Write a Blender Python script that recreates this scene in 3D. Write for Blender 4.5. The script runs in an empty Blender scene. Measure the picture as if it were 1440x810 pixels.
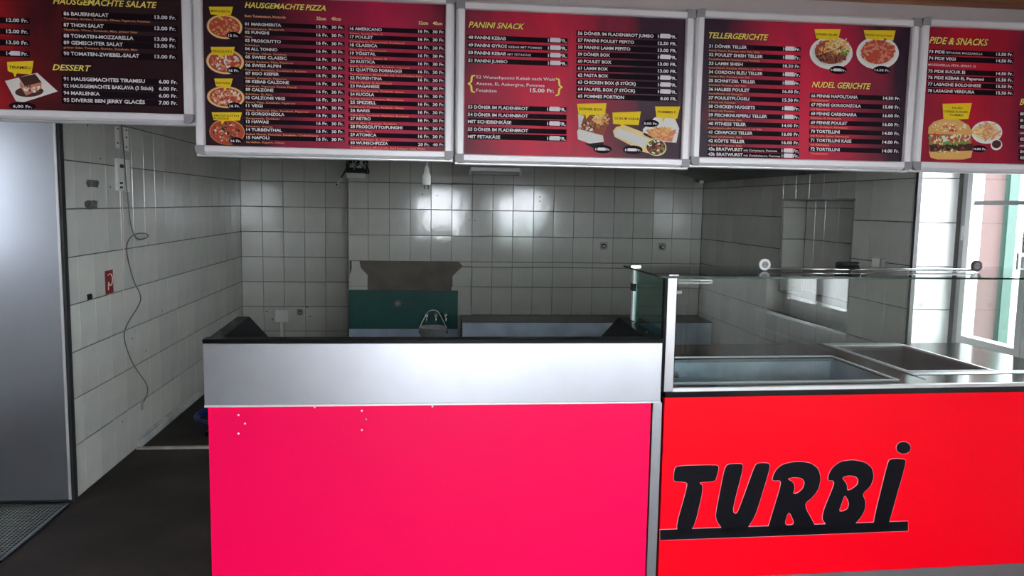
import bpy, bmesh, math, random
from mathutils import Vector, Matrix
random.seed(7)
S = bpy.context.scene
COL = S.collection

# ------------------------------------------------------------------ camera
FPX, YAW, PITCH, ROLL, EYE = 1111.91, 6.0717, 6.0332, 0.9772, 1.598
_y, _t, _r = [math.radians(a) for a in (YAW, PITCH, ROLL)]
FW = Vector((math.sin(_y)*math.cos(_t), math.cos(_y)*math.cos(_t), -math.sin(_t)))
_R = Vector((math.cos(_y), -math.sin(_y), 0)); _U = _R.cross(FW)
RT = math.cos(_r)*_R + math.sin(_r)*_U
UP = -math.sin(_r)*_R + math.cos(_r)*_U
cam_d = bpy.data.cameras.new('camera'); cam = bpy.data.objects.new('camera', cam_d); COL.objects.link(cam)
cam_d.sensor_width = 36; cam_d.lens = FPX/1440*36; cam_d.clip_start = .05; cam_d.clip_end = 200
cam.matrix_world = Matrix(((RT.x, UP.x, -FW.x, 0), (RT.y, UP.y, -FW.y, 0), (RT.z, UP.z, -FW.z, EYE), (0, 0, 0, 1)))
S.camera = cam

# ------------------------------------------------------------------ sky, portals, exposure
w = bpy.data.worlds.new('sky'); S.world = w; w.use_nodes = True
bg = w.node_tree.nodes['Background']; bg.inputs[0].default_value = (.88, .94, 1, 1); bg.inputs[1].default_value = 27.0
S.view_settings.view_transform = 'Standard'; S.view_settings.look = 'None'
S.view_settings.exposure = 0.0; S.view_settings.gamma = 1; S.view_settings.use_curve_mapping = False

YR = -1.8           # rear wall of the dining room
XR, XL = 2.85, -3.2 # its side walls
CEIL = 2.47

# ------------------------------------------------------------------ pixel -> plane helpers (read positions off the photograph)
def ray(u, v): return FW + RT*((u-720)/FPX) - UP*((v-405)/FPX)
def on_y(u, v, Y): d = ray(u, v); return Vector((0, 0, EYE)) + d*(Y/d.y)
def on_x(u, v, X): d = ray(u, v); return Vector((0, 0, EYE)) + d*(X/d.x)

# ------------------------------------------------------------------ materials
def mat(name, col, rough=.5, metal=0, spec=.5, noise=0, nscale=5, bump=0, bscale=30, stretch=(1,1,1), col2=None, coat=0, rnd=0, aniso=0, rvar=0):
    m = bpy.data.materials.new(name); m.use_nodes = True; N = m.node_tree; b = N.nodes['Principled BSDF']
    b.inputs['Roughness'].default_value = rough; b.inputs['Metallic'].default_value = metal
    b.inputs['Specular IOR Level'].default_value = spec; b.inputs['Coat Weight'].default_value = coat
    b.inputs['Base Color'].default_value = (*col, 1)
    tc = N.nodes.new('ShaderNodeTexCoord'); mp = N.nodes.new('ShaderNodeMapping'); mp.inputs['Scale'].default_value = stretch
    N.links.new(tc.outputs['Object'], mp.inputs[0])
    if noise or col2:
        n = N.nodes.new('ShaderNodeTexNoise'); n.inputs['Scale'].default_value = nscale; n.inputs['Detail'].default_value = 6
        N.links.new(mp.outputs[0], n.inputs[0])
        mx = N.nodes.new('ShaderNodeMix'); mx.data_type = 'RGBA'
        c2 = col2 if col2 else tuple(c*(1-noise) for c in col)
        mx.inputs[6].default_value = (*col, 1); mx.inputs[7].default_value = (*c2, 1)
        r = N.nodes.new('ShaderNodeValToRGB'); r.color_ramp.elements[0].position = .38; r.color_ramp.elements[1].position = .66
        N.links.new(n.outputs[0], r.inputs[0]); N.links.new(r.outputs[0], mx.inputs[0]); out = mx.outputs[2]
        if rvar:
            mr = N.nodes.new('ShaderNodeMapRange'); mr.inputs[3].default_value = rough; mr.inputs[4].default_value = rough+rvar
            N.links.new(n.outputs[0], mr.inputs[0]); N.links.new(mr.outputs[0], b.inputs['Roughness'])
        if rnd:
            oi = N.nodes.new('ShaderNodeObjectInfo'); hv = N.nodes.new('ShaderNodeHueSaturation')
            mr = N.nodes.new('ShaderNodeMapRange'); mr.inputs[3].default_value = 1-rnd; mr.inputs[4].default_value = 1+rnd
            N.links.new(oi.outputs['Random'], mr.inputs[0]); N.links.new(mr.outputs[0], hv.inputs['Value'])
            N.links.new(out, hv.inputs['Color']); out = hv.outputs[0]
        N.links.new(out, b.inputs['Base Color'])
    if bump:
        n2 = N.nodes.new('ShaderNodeTexNoise'); n2.inputs['Scale'].default_value = bscale; n2.inputs['Detail'].default_value = 4
        N.links.new(mp.outputs[0], n2.inputs[0]); bp = N.nodes.new('ShaderNodeBump'); bp.inputs['Strength'].default_value = bump
        bp.inputs['Distance'].default_value = .01
        N.links.new(n2.outputs[0], bp.inputs['Height']); N.links.new(bp.outputs[0], b.inputs['Normal'])
    return m
def flat(name, col, rough=.6): return mat(name, col, rough, spec=.3)
def glass(name, tint=(1, 1, 1), refl=1.0, rough=0.0):
    m = bpy.data.materials.new(name); m.use_nodes = True; N = m.node_tree
    for n in list(N.nodes): N.nodes.remove(n)
    o = N.nodes.new('ShaderNodeOutputMaterial'); t = N.nodes.new('ShaderNodeBsdfTransparent'); t.inputs[0].default_value = (*tint, 1)
    g = N.nodes.new('ShaderNodeBsdfGlossy'); g.inputs['Roughness'].default_value = rough
    f = N.nodes.new('ShaderNodeLayerWeight'); f.inputs[0].default_value = .5          # Schlick reflectance, same from either side
    pw = N.nodes.new('ShaderNodeMath'); pw.operation = 'POWER'; pw.inputs[1].default_value = 5
    mt = N.nodes.new('ShaderNodeMath'); mt.operation = 'MULTIPLY_ADD'; mt.inputs[1].default_value = .96*min(refl, 1); mt.inputs[2].default_value = .04*refl
    N.links.new(f.outputs['Facing'], pw.inputs[0]); N.links.new(pw.outputs[0], mt.inputs[0])
    mx = N.nodes.new('ShaderNodeMixShader'); N.links.new(mt.outputs[0], mx.inputs[0])
    N.links.new(t.outputs[0], mx.inputs[1]); N.links.new(g.outputs[0], mx.inputs[2]); N.links.new(mx.outputs[0], o.inputs[0])
    return m
M_tile = mat('glazed_tile', (.61, .61, .56), .06, spec=.6, noise=.12, nscale=3, bump=.08, bscale=11, rnd=.06, rvar=.07)
M_grout = mat('grout', (.10, .10, .09), .9, noise=.3, nscale=20)
M_plaster = mat('wall_plaster', (.74, .73, .70), .8, noise=.06, nscale=3)
M_floor = mat('floor_coating', (.040, .031, .025), .55, spec=.25, noise=.5, nscale=1.6, col2=(.016, .013, .012), bump=.25, bscale=60, rvar=.25)
M_steel = mat('brushed_steel', (.42, .43, .45), .33, 1, noise=.10, nscale=2.5, bump=.04, bscale=160, stretch=(.04, 1, 1), rvar=.15)
M_bandsteel = mat('scuffed_steel', (.55, .56, .60), .26, 1, noise=.14, nscale=3.0, rvar=.18)
M_panelsteel = mat('dull_steel', (.44, .47, .53), .26, 1, noise=.05, nscale=1.2, stretch=(1, 1, .15), rvar=.1)
M_darksteel = mat('dark_steel', (.16, .165, .17), .35, .9, noise=.2, nscale=4)
M_alu = mat('satin_aluminium', (.80, .79, .79), .38, .55, noise=.04)
M_framealu = mat('frame_aluminium', (.90, .88, .90), .35, .1)
M_cap = mat('grey_plastic', (.30, .29, .30), .4)
M_pink = mat('crimson_pink_laminate', (.97, .0004, .090), .40, spec=.15, noise=.04, nscale=1.2)
M_red = mat('red_laminate', (.98, .0004, .012), .40, spec=.12, noise=.03, nscale=1.2)
M_black = mat('black_laminate', (.005, .005, .006), .3, spec=.10, noise=.2)
M_granite = mat('black_granite', (.010, .010, .012), .14, spec=.4, noise=.5, nscale=60)
M_letter = mat('black_vinyl', (.005, .005, .008), .4, spec=.15, noise=.3, nscale=80)
M_white = mat('white_plastic', (.80, .80, .77), .4)
M_frame = mat('white_window_paint', (.80, .80, .80), .35)
M_wframe = mat('grey_window_profile', (.42, .42, .43), .4)
M_glass = glass('window_glass')
M_case = glass('case_glass', (.93, .97, .95), 2.2)
M_caseend = glass('green_case_glass', (.62, .78, .74), 2.0)
M_edge = mat('glass_edge', (.01, .035, .03), .15)
M_green = mat('green_painted_board', (.012, .11, .09), .45, noise=.25, nscale=2.5)
M_brown = mat('bare_brown_render', (.17, .15, .12), .85, noise=.25, nscale=5, bump=.2)
M_chrome = mat('chrome', (.7, .7, .7), .1, 1)
M_cable = mat('grey_cable', (.12, .115, .11), .5)
M_blackcable = flat('black_cable', (.01, .01, .01), .4)
M_blue = mat('blue_hose', (.006, .02, .11), .35)
M_signred = flat('sign_red', (.20, .008, .012), .4)
M_signwhite = flat('sign_white', (.75, .6, .6), .4)
M_wood = mat('stained_wood', (.42, .17, .07), .4, noise=.5, nscale=4, stretch=(.3, 6, 6), col2=(.17, .06, .025))
M_beam = mat('rosy_aluminium_strip', (.62, .54, .54), .5, .2, noise=.05)
M_mortar = mat('mortar_patch', (.17, .165, .15), .95, noise=.6, nscale=60, bump=.6, bscale=90)
M_skysteel = mat('sky_painted_steel', (.62, .74, .90), .3, .25, noise=.2, nscale=6, rvar=.2)  # blue of the sky light low in the kitchen put into the colour

# ------------------------------------------------------------------ mesh helpers
def quadbox(bm, x0, y0, z0, x1, y1, z1, bev=0):
    r = bmesh.ops.create_cube(bm, size=1); v = r['verts']
    bmesh.ops.scale(bm, vec=(abs(x1-x0), abs(y1-y0), abs(z1-z0)), verts=v)
    bmesh.ops.translate(bm, vec=((x0+x1)/2, (y0+y1)/2, (z0+z1)/2), verts=v)
    if bev:
        e = list({e for q in v for e in q.link_edges})
        bmesh.ops.bevel(bm, geom=e, offset=bev, segments=2, affect='EDGES', profile=.5)
def obj(name, bm, m, parent=None, smooth=False):
    me = bpy.data.meshes.new(name); bmesh.ops.recalc_face_normals(bm, faces=bm.faces); bm.to_mesh(me); bm.free()
    for mm in (m if isinstance(m, (list, tuple)) else [m]): me.materials.append(mm)
    if smooth:
        for p in me.polygons: p.use_smooth = True
    o = bpy.data.objects.new(name, me); COL.objects.link(o)
    if parent: o.parent = parent
    return o
def box(name, b, m, parent=None, bev=0):
    bm = bmesh.new(); quadbox(bm, *b, bev); return obj(name, bm, m, parent)
def boxes(name, bs, m, parent=None, bev=0):
    bm = bmesh.new()
    for b in bs: quadbox(bm, *b, bev)
    return obj(name, bm, m, parent)
def tube(bm, pts, r, n=8, closed=False):
    pts = [Vector(p) for p in pts]; rings = []; ref = None
    for i, p in enumerate(pts):
        if closed: t = pts[(i+1) % len(pts)]-pts[i-1]
        else: t = pts[min(i+1, len(pts)-1)]-pts[max(i-1, 0)]
        t.normalize()
        if ref is None: ref = Vector((0, 0, 1)) if abs(t.z) < .9 else Vector((1, 0, 0))
        a = t.cross(ref).normalized(); b = a.cross(t).normalized(); ref = b
        rr = r[i] if isinstance(r, (list, tuple)) else r
        rings.append([bm.verts.new(p+a*rr*math.cos(k*2*math.pi/n)+b*rr*math.sin(k*2*math.pi/n)) for k in range(n)])
    m = len(rings)
    for i in range(m if closed else m-1):
        A, B = rings[i], rings[(i+1) % m]
        for k in range(n): bm.faces.new((A[k], A[(k+1) % n], B[(k+1) % n], B[k]))
    if not closed: bm.faces.new(rings[0]); bm.faces.new(rings[-1])
def smoothpts(pts, it=3):
    pts = [Vector(p) for p in pts]
    for _ in range(it):
        o = [pts[0]]
        for a, b in zip(pts, pts[1:]): o += [a*.75+b*.25, a*.25+b*.75]
        pts = o+[pts[-1]]
    return pts
def cable(name, pts, r, m, parent=None, n=6, it=2):
    bm = bmesh.new(); tube(bm, smoothpts(pts, it), r, n); return obj(name, bm, m, parent, True)
def lathe(bm, prof, c, n=24, axis='z'):
    rings = []
    for r, h in prof:
        ring = []
        for k in range(n):
            a = k*2*math.pi/n; x, y = r*math.cos(a), r*math.sin(a)
            p = (x, y, h) if axis == 'z' else ((x, h, y) if axis == 'y' else (h, x, y))
            ring.append(bm.verts.new(Vector(p)+Vector(c)))
        rings.append(ring)
    for A, B in zip(rings, rings[1:]):
        for k in range(n): bm.faces.new((A[k], A[(k+1) % n], B[(k+1) % n], B[k]))
    for g in (rings[0], rings[-1]):
        try: bm.faces.new(g)
        except ValueError: pass
def prism(bm, poly, y0, y1, axis='y'):     # poly in (x,z) extruded along y, or (y,z) along x, or (x,y) along z
    f = {'y': lambda a, b, h: (a, h, b), 'x': lambda a, b, h: (h, a, b), 'z': lambda a, b, h: (a, b, h)}[axis]
    A = [bm.verts.new(f(a, b, y0)) for a, b in poly]; B = [bm.verts.new(f(a, b, y1)) for a, b in poly]
    bm.faces.new(A); bm.faces.new(B[::-1]); n = len(A)
    for i in range(n): bm.faces.new((A[i], A[(i+1) % n], B[(i+1) % n], B[i]))
def tag(o, label, cat, group=None):
    o['label'] = label; o['category'] = cat
    if group: o['group'] = group
    return o
def thing(name, label, cat, loc=(0, 0, 0), group=None, rz=0):
    o = bpy.data.objects.new(name, None); COL.objects.link(o); o.location = loc; o.rotation_euler = (0, 0, rz)
    o.empty_display_size = .1
    return tag(o, label, cat, group)
def struct(o, label=None):
    o['kind'] = 'structure'
    if label: o['label'] = label
    return o

# ------------------------------------------------------------------ structure
EYE_ROW = .2857                       # first tile joint above the floor on the side walls
XLK, XRK, YB, YM = -1.852, 2.748, 8.104, 7.78   # kitchen: left wall, right wall, back wall, projecting back wall
T = .008
fl = struct(box('floor', (-3.5, -2.1, -.12, 3.15, 8.4, 0), M_floor), 'dark brown worn coated floor')
cl = struct(box('ceiling', (-3.5, -2.1, CEIL, 3.15, 8.4, CEIL+.1), mat('ceiling_paint', (.62, .60, .57), .9)), 'pale ceiling above the menu boards')
wl = struct(box('wall_left', (-2.05, 4.30, 0, XLK-T, 8.4, CEIL), M_grout), 'pale glazed tile wall with hanging cable')
wb = struct(boxes('wall_back', [(XLK-T, YB+T, 0, XRK+.3, 8.4, CEIL), (-.770+T, YM+T, 0, XRK+.3, YB+T, CEIL)], M_grout), 'pale glazed tile back wall with sockets')
NY0, NY1, NZ0, NZ1, NX = 4.90, 5.955, .95, 1.668, 2.94
wr = struct(boxes('wall_right', [(XRK+T, 4.23+T, 0, 3.15, NY0, CEIL), (XRK+T, NY1, 0, 3.15, YM, CEIL), (XRK+T, NY0, 0, 3.15, NY1, NZ0),
    (XRK+T, NY0, NZ1, 3.15, NY1, CEIL), (NX+T, NY0, NZ0, 3.15, NY1, NZ1)], M_grout), 'shaded tile wall with a recessed niche')
# dining room shell round the camera
def opening_wall(name, axis, c0, c1, a0, a1, holes, m):
    bs = []; a = a0
    def add(p, q, z0, z1):
        if q-p > 1e-4 and z1-z0 > 1e-4:
            bs.append((c0, p, z0, c1, q, z1) if axis == 'x' else (p, c0, z0, q, c1, z1))
    for h0, h1, z0, z1 in sorted(holes):
        add(a, h0, 0, CEIL); add(h0, h1, 0, z0); add(h0, h1, z1, CEIL); a = h1
    add(a, a1, 0, CEIL)
    return struct(boxes(name, bs, m))
WIN = [(3.10, 4.23, .78, 2.2), (-.45, .65, .80, 2.1)]
opening_wall('wall_right_front', 'x', XR, 3.15, -2.1, 4.23, WIN, M_plaster)
REAR = [(-.35, .75, 0, 2.2), (1.35, 2.7, .85, 2.2)]
opening_wall('wall_rear', 'y', -2.1, YR, -3.5, 2.85, REAR, M_plaster)
opening_wall('wall_left_front', 'x', -3.5, XL, YR, 4.6, [(2.2, 3.2, 1.2, 2.15)], M_plaster)
struct(box('wall_left_side', (XL, 4.36, 0, -2.05, 4.6, CEIL), M_plaster))

# ---- tiles, one object each, sharing meshes
_tm = {}
def tile_mesh(w_, h_, m):
    k = (round(w_, 3), round(h_, 3), m.name)
    if k not in _tm:
        w2, h2 = w_/2-.0015, h_/2-.0026; c = .002
        me = bpy.data.meshes.new('tile')
        v = [(sx*w2, .004, sz*h2) for sx, sz in ((-1, -1), (1, -1), (1, 1), (-1, 1))] + \
            [(sx*w2, -.006, sz*h2) for sx, sz in ((-1, -1), (1, -1), (1, 1), (-1, 1))] + \
            [(sx*(w2-c), -.008, sz*(h2-c)) for sx, sz in ((-1, -1), (1, -1), (1, 1), (-1, 1))]
        f = [(8, 9, 10, 11)]
        for i in range(4):
            j = (i+1) % 4; f += [(i, j, 4+j, 4+i), (4+i, 4+j, 8+j, 8+i)]
        me.from_pydata(v, [], f); me.materials.append(m); me.update(); _tm[k] = me
    return _tm[k]
def tile(parent, p, w_, h_, rz, m=None):
    o = bpy.data.objects.new('tile', tile_mesh(w_, h_, m or M_tile)); COL.objects.link(o); o.parent = parent
    o.location = p; j = .006
    o.rotation_euler = (random.uniform(-j, j), 0, rz+random.uniform(-j, j))
    return o
def grid(parent, plane, c, A, Z, skip=lambda a0, a1, z0, z1: False, m=None):
    """plane 'y': faces -y ; 'x+': faces +x ; 'x-': faces -x"""
    for a0, a1 in zip(A, A[1:]):
        for z0, z1 in zip(Z, Z[1:]):
            if skip(a0, a1, z0, z1): continue
            am, zm = (a0+a1)/2, (z0+z1)/2
            if plane == 'y': tile(parent, (am, c, zm), a1-a0, z1-z0, 0, m)
            elif plane == 'x+': tile(parent, (c, am, zm), a1-a0, z1-z0, math.pi/2, m)
            else: tile(parent, (c, am, zm), a1-a0, z1-z0, -math.pi/2, m)
def arange(a, b, s):
    o = [a]
    while o[-1]+s < b-.02: o.append(o[-1]+s)
    return o+[b]
ZS = [.004]+[EYE_ROW+.25*k for k in range(9)]+[CEIL]
AL = sorted([8.1-.2053*k for k in range(19)])
AL = [4.262]+[a for a in AL if a > 4.30]
grid(wl, 'x+', XLK-T, AL, ZS)
XS = [XLK]+[-1.852+.2085*k for k in range(1, 5)]+[-.812, -.772]
ZB = [EYE_ROW-.25+.035]+[EYE_ROW+.25*k for k in range(9)]+[CEIL]
grid(wb, 'y', YB+T, [-1.852, -1.646, -1.441, -1.235, -1.030, -.812, -.772], ZS)
CM = [-.770, -.583, -.381, -.180, .022, .224, .424, .624, .825, 1.029, 1.231, 1.432, 1.634, 1.838, 2.038, 2.242, 2.440, 2.640, 2.746]
ZM = [.02, .25, .501, .780, .978, 1.028, 1.280, 1.534, 1.788, 2.04, 2.29, CEIL]
def skipm(a0, a1, z0, z1):
    am, zm = (a0+a1)/2, (z0+z1)/2
    if am < .424 and .70 < zm < 1.03: return True
    if am < .29 and zm < .70: return True
    return False
grid(wb, 'y', YM+T, CM, ZM, skipm)
# side of the projecting wall
grid(wb, 'x-', -.770+T, [YM+.01, YB], ZM[:-1])
# cut tiles around the bare patch
def cut_tile(poly, y=YM):
    bm = bmesh.new(); prism(bm, poly, y, y+.011); return obj('tile', bm, M_tile, wb)
cut_tile([(-.768, .782), (-.590, .782), (-.590, .890), (-.655, .960), (-.668, 1.026), (-.742, 1.026), (-.742, .95), (-.768, .86)])
cut_tile([(-.768, .745), (-.590, .745), (-.590, .779), (-.768, .779)])
cut_tile([(.236, .782), (.422, .782), (.422, .975), (.325, .975), (.236, .885)])
cut_tile([(.236, .745), (.286, .745), (.286, .50), (.422, .50), (.422, .779), (.236, .779)])
cut_tile([(.335, .984), (.422, .984), (.422, 1.026), (.300, 1.026)])
cut_tile([(.300, .25), (.422, .25), (.422, .498), (.300, .498)])
box('bare_render', (-.66, YM+.004, .74, .345, YM+.0122, 1.028), M_brown, wb)['label'] = 'brown bare render where tiles are missing'
# right kitchen wall
YRt = [4.245, 4.28, 4.493, 4.702, 4.901, 5.11, 5.32, 5.53, 5.74, 5.955, 6.16, 6.36, 6.56, 6.76, 6.96, 7.16, 7.36, 7.56, 7.775]
def skipr(a0, a1, z0, z1): return NY0-.01 < (a0+a1)/2 < NY1 and NZ0-.01 < (z0+z1)/2 < NZ1
ZR = [.045]+[EYE_ROW+.25*k for k in range(3)]+[.95, 1.0357, 1.2857, 1.5357, 1.668, 1.7857, 2.0357, 2.2857, CEIL]
def skip2(a0, a1, z0, z1): return skipr(a0, a1, z0, z1)
for a0, a1 in zip(YRt, YRt[1:]):
    inn = NY0-.01 < (a0+a1)/2 < NY1
    zz = ZR if inn else ZS
    grid(wr, 'x-', XRK+T, [a0, a1], zz, skip2 if inn else (lambda *a: False))
ZN = [NZ0+.006, 1.115, 1.365, 1.610, NZ1-.003]
grid(wr, 'y', NY1, [XRK+.01, NX], ZN)
grid(wr, 'x-', NX+T, [NY0+.01, 5.02, 5.243, 5.447, 5.648, 5.80, NY1-.008], ZN)
t = struct(boxes('trim_1', [(XRK-.004, NY1-.012, NZ0, XRK+.004, NY1+.004, NZ1+.006), (XRK-.004, NY0-.004, NZ1-.006, XRK+.004, NY1, NZ1+.006),
     (XRK-.004, NY0-.004, NZ0, XRK+.004, NY0+.008, NZ1)], M_chrome), 'thin metal edge strip round the wall niche')
# tiled window reveal, black corner trim
M_tilelit = mat('daylit_glazed_tile', (.86, .86, .84), .25, noise=.03, nscale=3, bump=.05, bscale=9)  # wall tile with the window daylight on the reveal painted in as white
grid(wr, 'y', 4.23+T, [XRK+.012, 2.99], [.78]+[EYE_ROW+.25*k for k in range(2, 8)]+[2.2], m=M_tilelit)
struct(box('trim_2', (XRK-.012, 4.222, .0, XRK+.012, 4.246, CEIL), mat('black_edge', (.02, .02, .02), .4)), 'black corner edge beside the window')
# baseboards
struct(boxes('baseboard_left', [(XLK-.002, 5.16, 0, XLK+.018, YB-.02, .05), (XLK-.002, 5.16, .05, XLK+.008, YB-.02, .062)], mat('pale_skirting', (.50, .50, .49), .5, noise=.3, nscale=8)), 'pale skirting at the foot of the left wall')
struct(box('trim_3', (XLK+.004, 5.13, 0, .9, 5.165, .012), mat('worn_white_strip', (.52, .50, .46), .5, noise=.4, nscale=12)), 'pale metal threshold strip across the floor')

# ------------------------------------------------------------------ windows
def window(name, axis, c, a0, a1, z0, z1, label, handle=True, muntin=1.65, parts=2):
    """casement window; axis 'x': plane x=c spanning y; axis 'y': plane y=c spanning x"""
    root = bpy.data.objects.new(name, None); COL.objects.link(root); struct(root, label)
    def B(p, q, za, zb, d0, d1): return (c+d0, p, za, c+d1, q, zb) if axis == 'x' else (p, c+d0, za, q, c+d1, zb)
    fw = .06
    boxes('window_frame', [B(a0, a0+fw, z0, z1, 0, .07), B(a1-fw, a1, z0, z1, 0, .07), B(a0+fw, a1-fw, z0, z0+fw, 0, .07), B(a0+fw, a1-fw, z1-fw, z1, 0, .07)], M_wframe, root)
    n = parts; wv = (a1-a0-2*fw)/n
    for i in range(n):
        p, q = a0+fw+i*wv, a0+fw+(i+1)*wv; s = .045
        sash = boxes('sash', [B(p+.003, p+s, z0+fw, z1-fw, -.02, .05), B(q-s, q-.003, z0+fw, z1-fw, -.02, .05), B(p+s, q-s, z0+fw, z0+fw+s, -.02, .05), B(p+s, q-s, z1-fw-s, z1-fw, -.02, .05)], M_frame, root)
        box('pane', B(p+s, q-s, z0+fw+s, z1-fw-s, .012, .018), M_glass, sash)
        if muntin: box('glazing_bar', B(p+s, q-s, muntin-.011, muntin+.011, .0, .03), M_wframe, sash)
    if handle:
        h = a0+fw+wv
        boxes('handle', [B(h-.014, h+.014, 1.33, 1.43, -.035, -.022), B(h-.009, h+.009, 1.38, 1.40, -.065, -.035), B(h-.009, h+.009, 1.29, 1.40, -.075, -.060)], M_frame, root, .003)
    return root
w1 = window('window_1', 'x', 3.01, 3.12, 4.224, .80, 2.2, 'tall white casement window in bright daylight')
struct(box('trim_4', (XR-.03, 3.10, .765, 3.15, 4.225, .795), mat('pale_stone_sill', (.62, .62, .60), .25)), 'pale sill under the kitchen window')
box('hinge', (2.985, 4.165, 1.44, 3.006, 4.18, 1.52), M_frame, w1)
window('window_2', 'x', 3.0, -.45, .65, .80, 2.1, 'white casement window above a radiator')
struct(box('trim_5', (XR-.08, -.55, .765, 3.0, .75, .80), M_frame), 'white sill above a radiator')
window('window_3', 'y', YR-.14, 1.35, 2.7, .85, 2.2, 'window in the wall behind the guests')
d1 = window('door_1', 'y', YR-.14, -.35, .75, 0.002, 2.2, 'glazed entrance door', handle=False, parts=1, muntin=1.0)

def radiator(label, axis, c, a0, a1):
    r = thing('radiator', label, 'radiator', ((a0+a1)/2, c, .12) if axis == 'y' else (c, (a0+a1)/2, .12), 'ribbed radiators in the dining room')
    n = int((a1-a0)/.05)
    for i in range(n):
        p = (i-n/2+.5)*.05
        b = (p-.018, -.04, 0, p+.018, .04, .55) if axis == 'y' else (-.04, p-.018, 0, .04, p+.018, .55)
        box('rib', b, M_frame, r, .008)
    L = (a1-a0)/2-.02
    box('pipe', (-L, -.015, .03, L, .015, .06) if axis == 'y' else (-.015, -L, .03, .015, L, .06), M_frame, r)
    box('foot', (-L, -.012, -.12, -L+.03, .012, .03) if axis == 'y' else (-.012, -L, -.12, .012, -L+.03, .03), M_frame, r)
    box('foot', (L-.03, -.012, -.12, L, .012, .03) if axis == 'y' else (-.012, L-.03, -.12, .012, L, .03), M_frame, r)
window('window_4', 'x', XL-.18, 2.2, 3.2, 1.2, 2.15, 'window in the left wall of the dining room', handle=False)
radiator('white ribbed radiator under the window behind the guests', 'y', YR+.07, 1.9, 2.75)
radiator('white ribbed radiator under the window beside the guests', 'x', XR-.07, -.40, .60)

# ------------------------------------------------------------------ outside
struct(box('ground', (-40, -40, -.4, 60, 60, -.2), mat('pale_paving', (.16, .155, .15), .9, noise=.1)), 'pale paving outside')
bd = thing('building', 'pink rendered house seen through the kitchen window', 'building', (4.37, 10.6, -.2))
box('wall', (-1.0, -2, 0, 2.31, 4, 8), mat('pink_render', (.050, .027, .024), .9, noise=.08), bd)
box('shutter', (2.28, -2.08, 0, 2.40, -1.99, 7.5), mat('green_shutter', (.008, .035, .025), .6), bd)

# ------------------------------------------------------------------ steel door panel and floor grate at the left
sp = thing('steel_cabinet', 'tall brushed stainless steel cabinet front at the left', 'cabinet', (-2.5, 4.2, 0))
box('front_panel', (-.70, 0, .03, .645, .02, 2.45), M_panelsteel, sp)
box('edge_profile', (.645, -.006, .03, .657, .03, 2.45), mat('bright_edge', (.75, .75, .75), .3, .6), sp)
box('body', (-.69, .02, .03, .64, .155, 2.45), M_darksteel, sp)
box('gap_shade_strip', (.657, .0, .005, .672, .04, 2.45), mat('gap_shade', (.012, .013, .014), .6), sp)  # dark strip painting the shade of the gap between steel and tiles
box('plinth', (-.69, .02, 0, .64, .15, .03), M_darksteel, sp)
gr = thing('floor_grate', 'metal drainage grate in the floor before the steel cabinet', 'grate', (-2.45, 3.86, 0))
boxes('grate_frame', [(-.62, -.34, 0, .60, -.322, .012), (-.62, .32, 0, .60, .338, .012), (.582, -.34, 0, .60, .338, .012), (-.62, -.34, 0, -.602, .338, .012)], M_darksteel, gr)
box('drain_pan', (-.6, -.32, .0005, .58, .32, .002), M_black, gr)
M_bar = mat('grate_bar', (.24, .24, .23), .4, .9)
def dupbar(first, loc):
    o = first.copy(); COL.objects.link(o); o.location = loc; return o
b0 = box('grate_bar', (-.0025, -.32, .002, .0025, .32, .011), M_bar, gr); b0.location = (-.595, 0, 0)
for i in range(1, 59): dupbar(b0, (-.595+.02*i, 0, 0))
b0 = box('cross_bar', (-.60, -.0025, .003, .58, .0025, .0115), M_bar, gr); b0.location = (0, -.31, 0)
for i in range(1, 32): dupbar(b0, (0, -.31+.02*i, 0))

# ------------------------------------------------------------------ lintel strip and timber above the boards
YBD = 3.0
hb = thing('header_strip', 'pale rosy aluminium fascia strip running above the menu boards', 'fascia', (0, YBD+.06, 2.34))
for a, b in ((-.6, .4805), (.482, 2.84)): box('strip_panel', (a, -.02, 0, b, .06, .068), M_beam, hb)
boxes('strip_lip', [(-.6, -.024, .0, 2.84, -.018, .004)], M_cap, hb)
tb = thing('timber_lintel', 'reddish brown timber beam above the aluminium fascia', 'beam', (0, YBD+.05, 2.408))
for a, b, h0, h1 in ((-2.9, 2.84, 0, .026), (-2.9, 2.84, .027, .060)): box('timber_board', (a, -.03-.003*random.random(), h0, b, .08, h1), M_wood, tb, .002)

# ------------------------------------------------------------------ menu boards
class Pr:          # flat print on one board: layered polygons, text gathered per colour
    def __init__(s, root): s.root = root; s.text = {}; s.bars = bmesh.new()
CR = {}            # crops used when reading the photograph: scale, x offset, y offset
CROPS = {'a': (4.5, 0, 0), 'b': (4, 280, 0), 'c': (4.235, 640, 0), 'e': (4.5, 970, 10), 'g': (3.24, 1280, 0)}
def P(k, x, y):
    s, ox, oy = CROPS[k]; return on_y(ox+x/s, oy+y/s, YBD-.002)
M_ink = {'white': flat('print_white', (.92, .90, .92)), 'orange': flat('print_orange', (.95, .36, .16)), 'yellow': flat('print_yellow', (.98, .78, .16)),
         'cream': flat('print_cream', (.95, .74, .36)), 'black': mat('print_black', (.010, .004, .008), .6, spec=.1), 'tag': flat('print_tag', (.95, .66, .01)), 'ink': flat('print_ink', (.03, .015, .0))}
TEXTS = []
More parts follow.
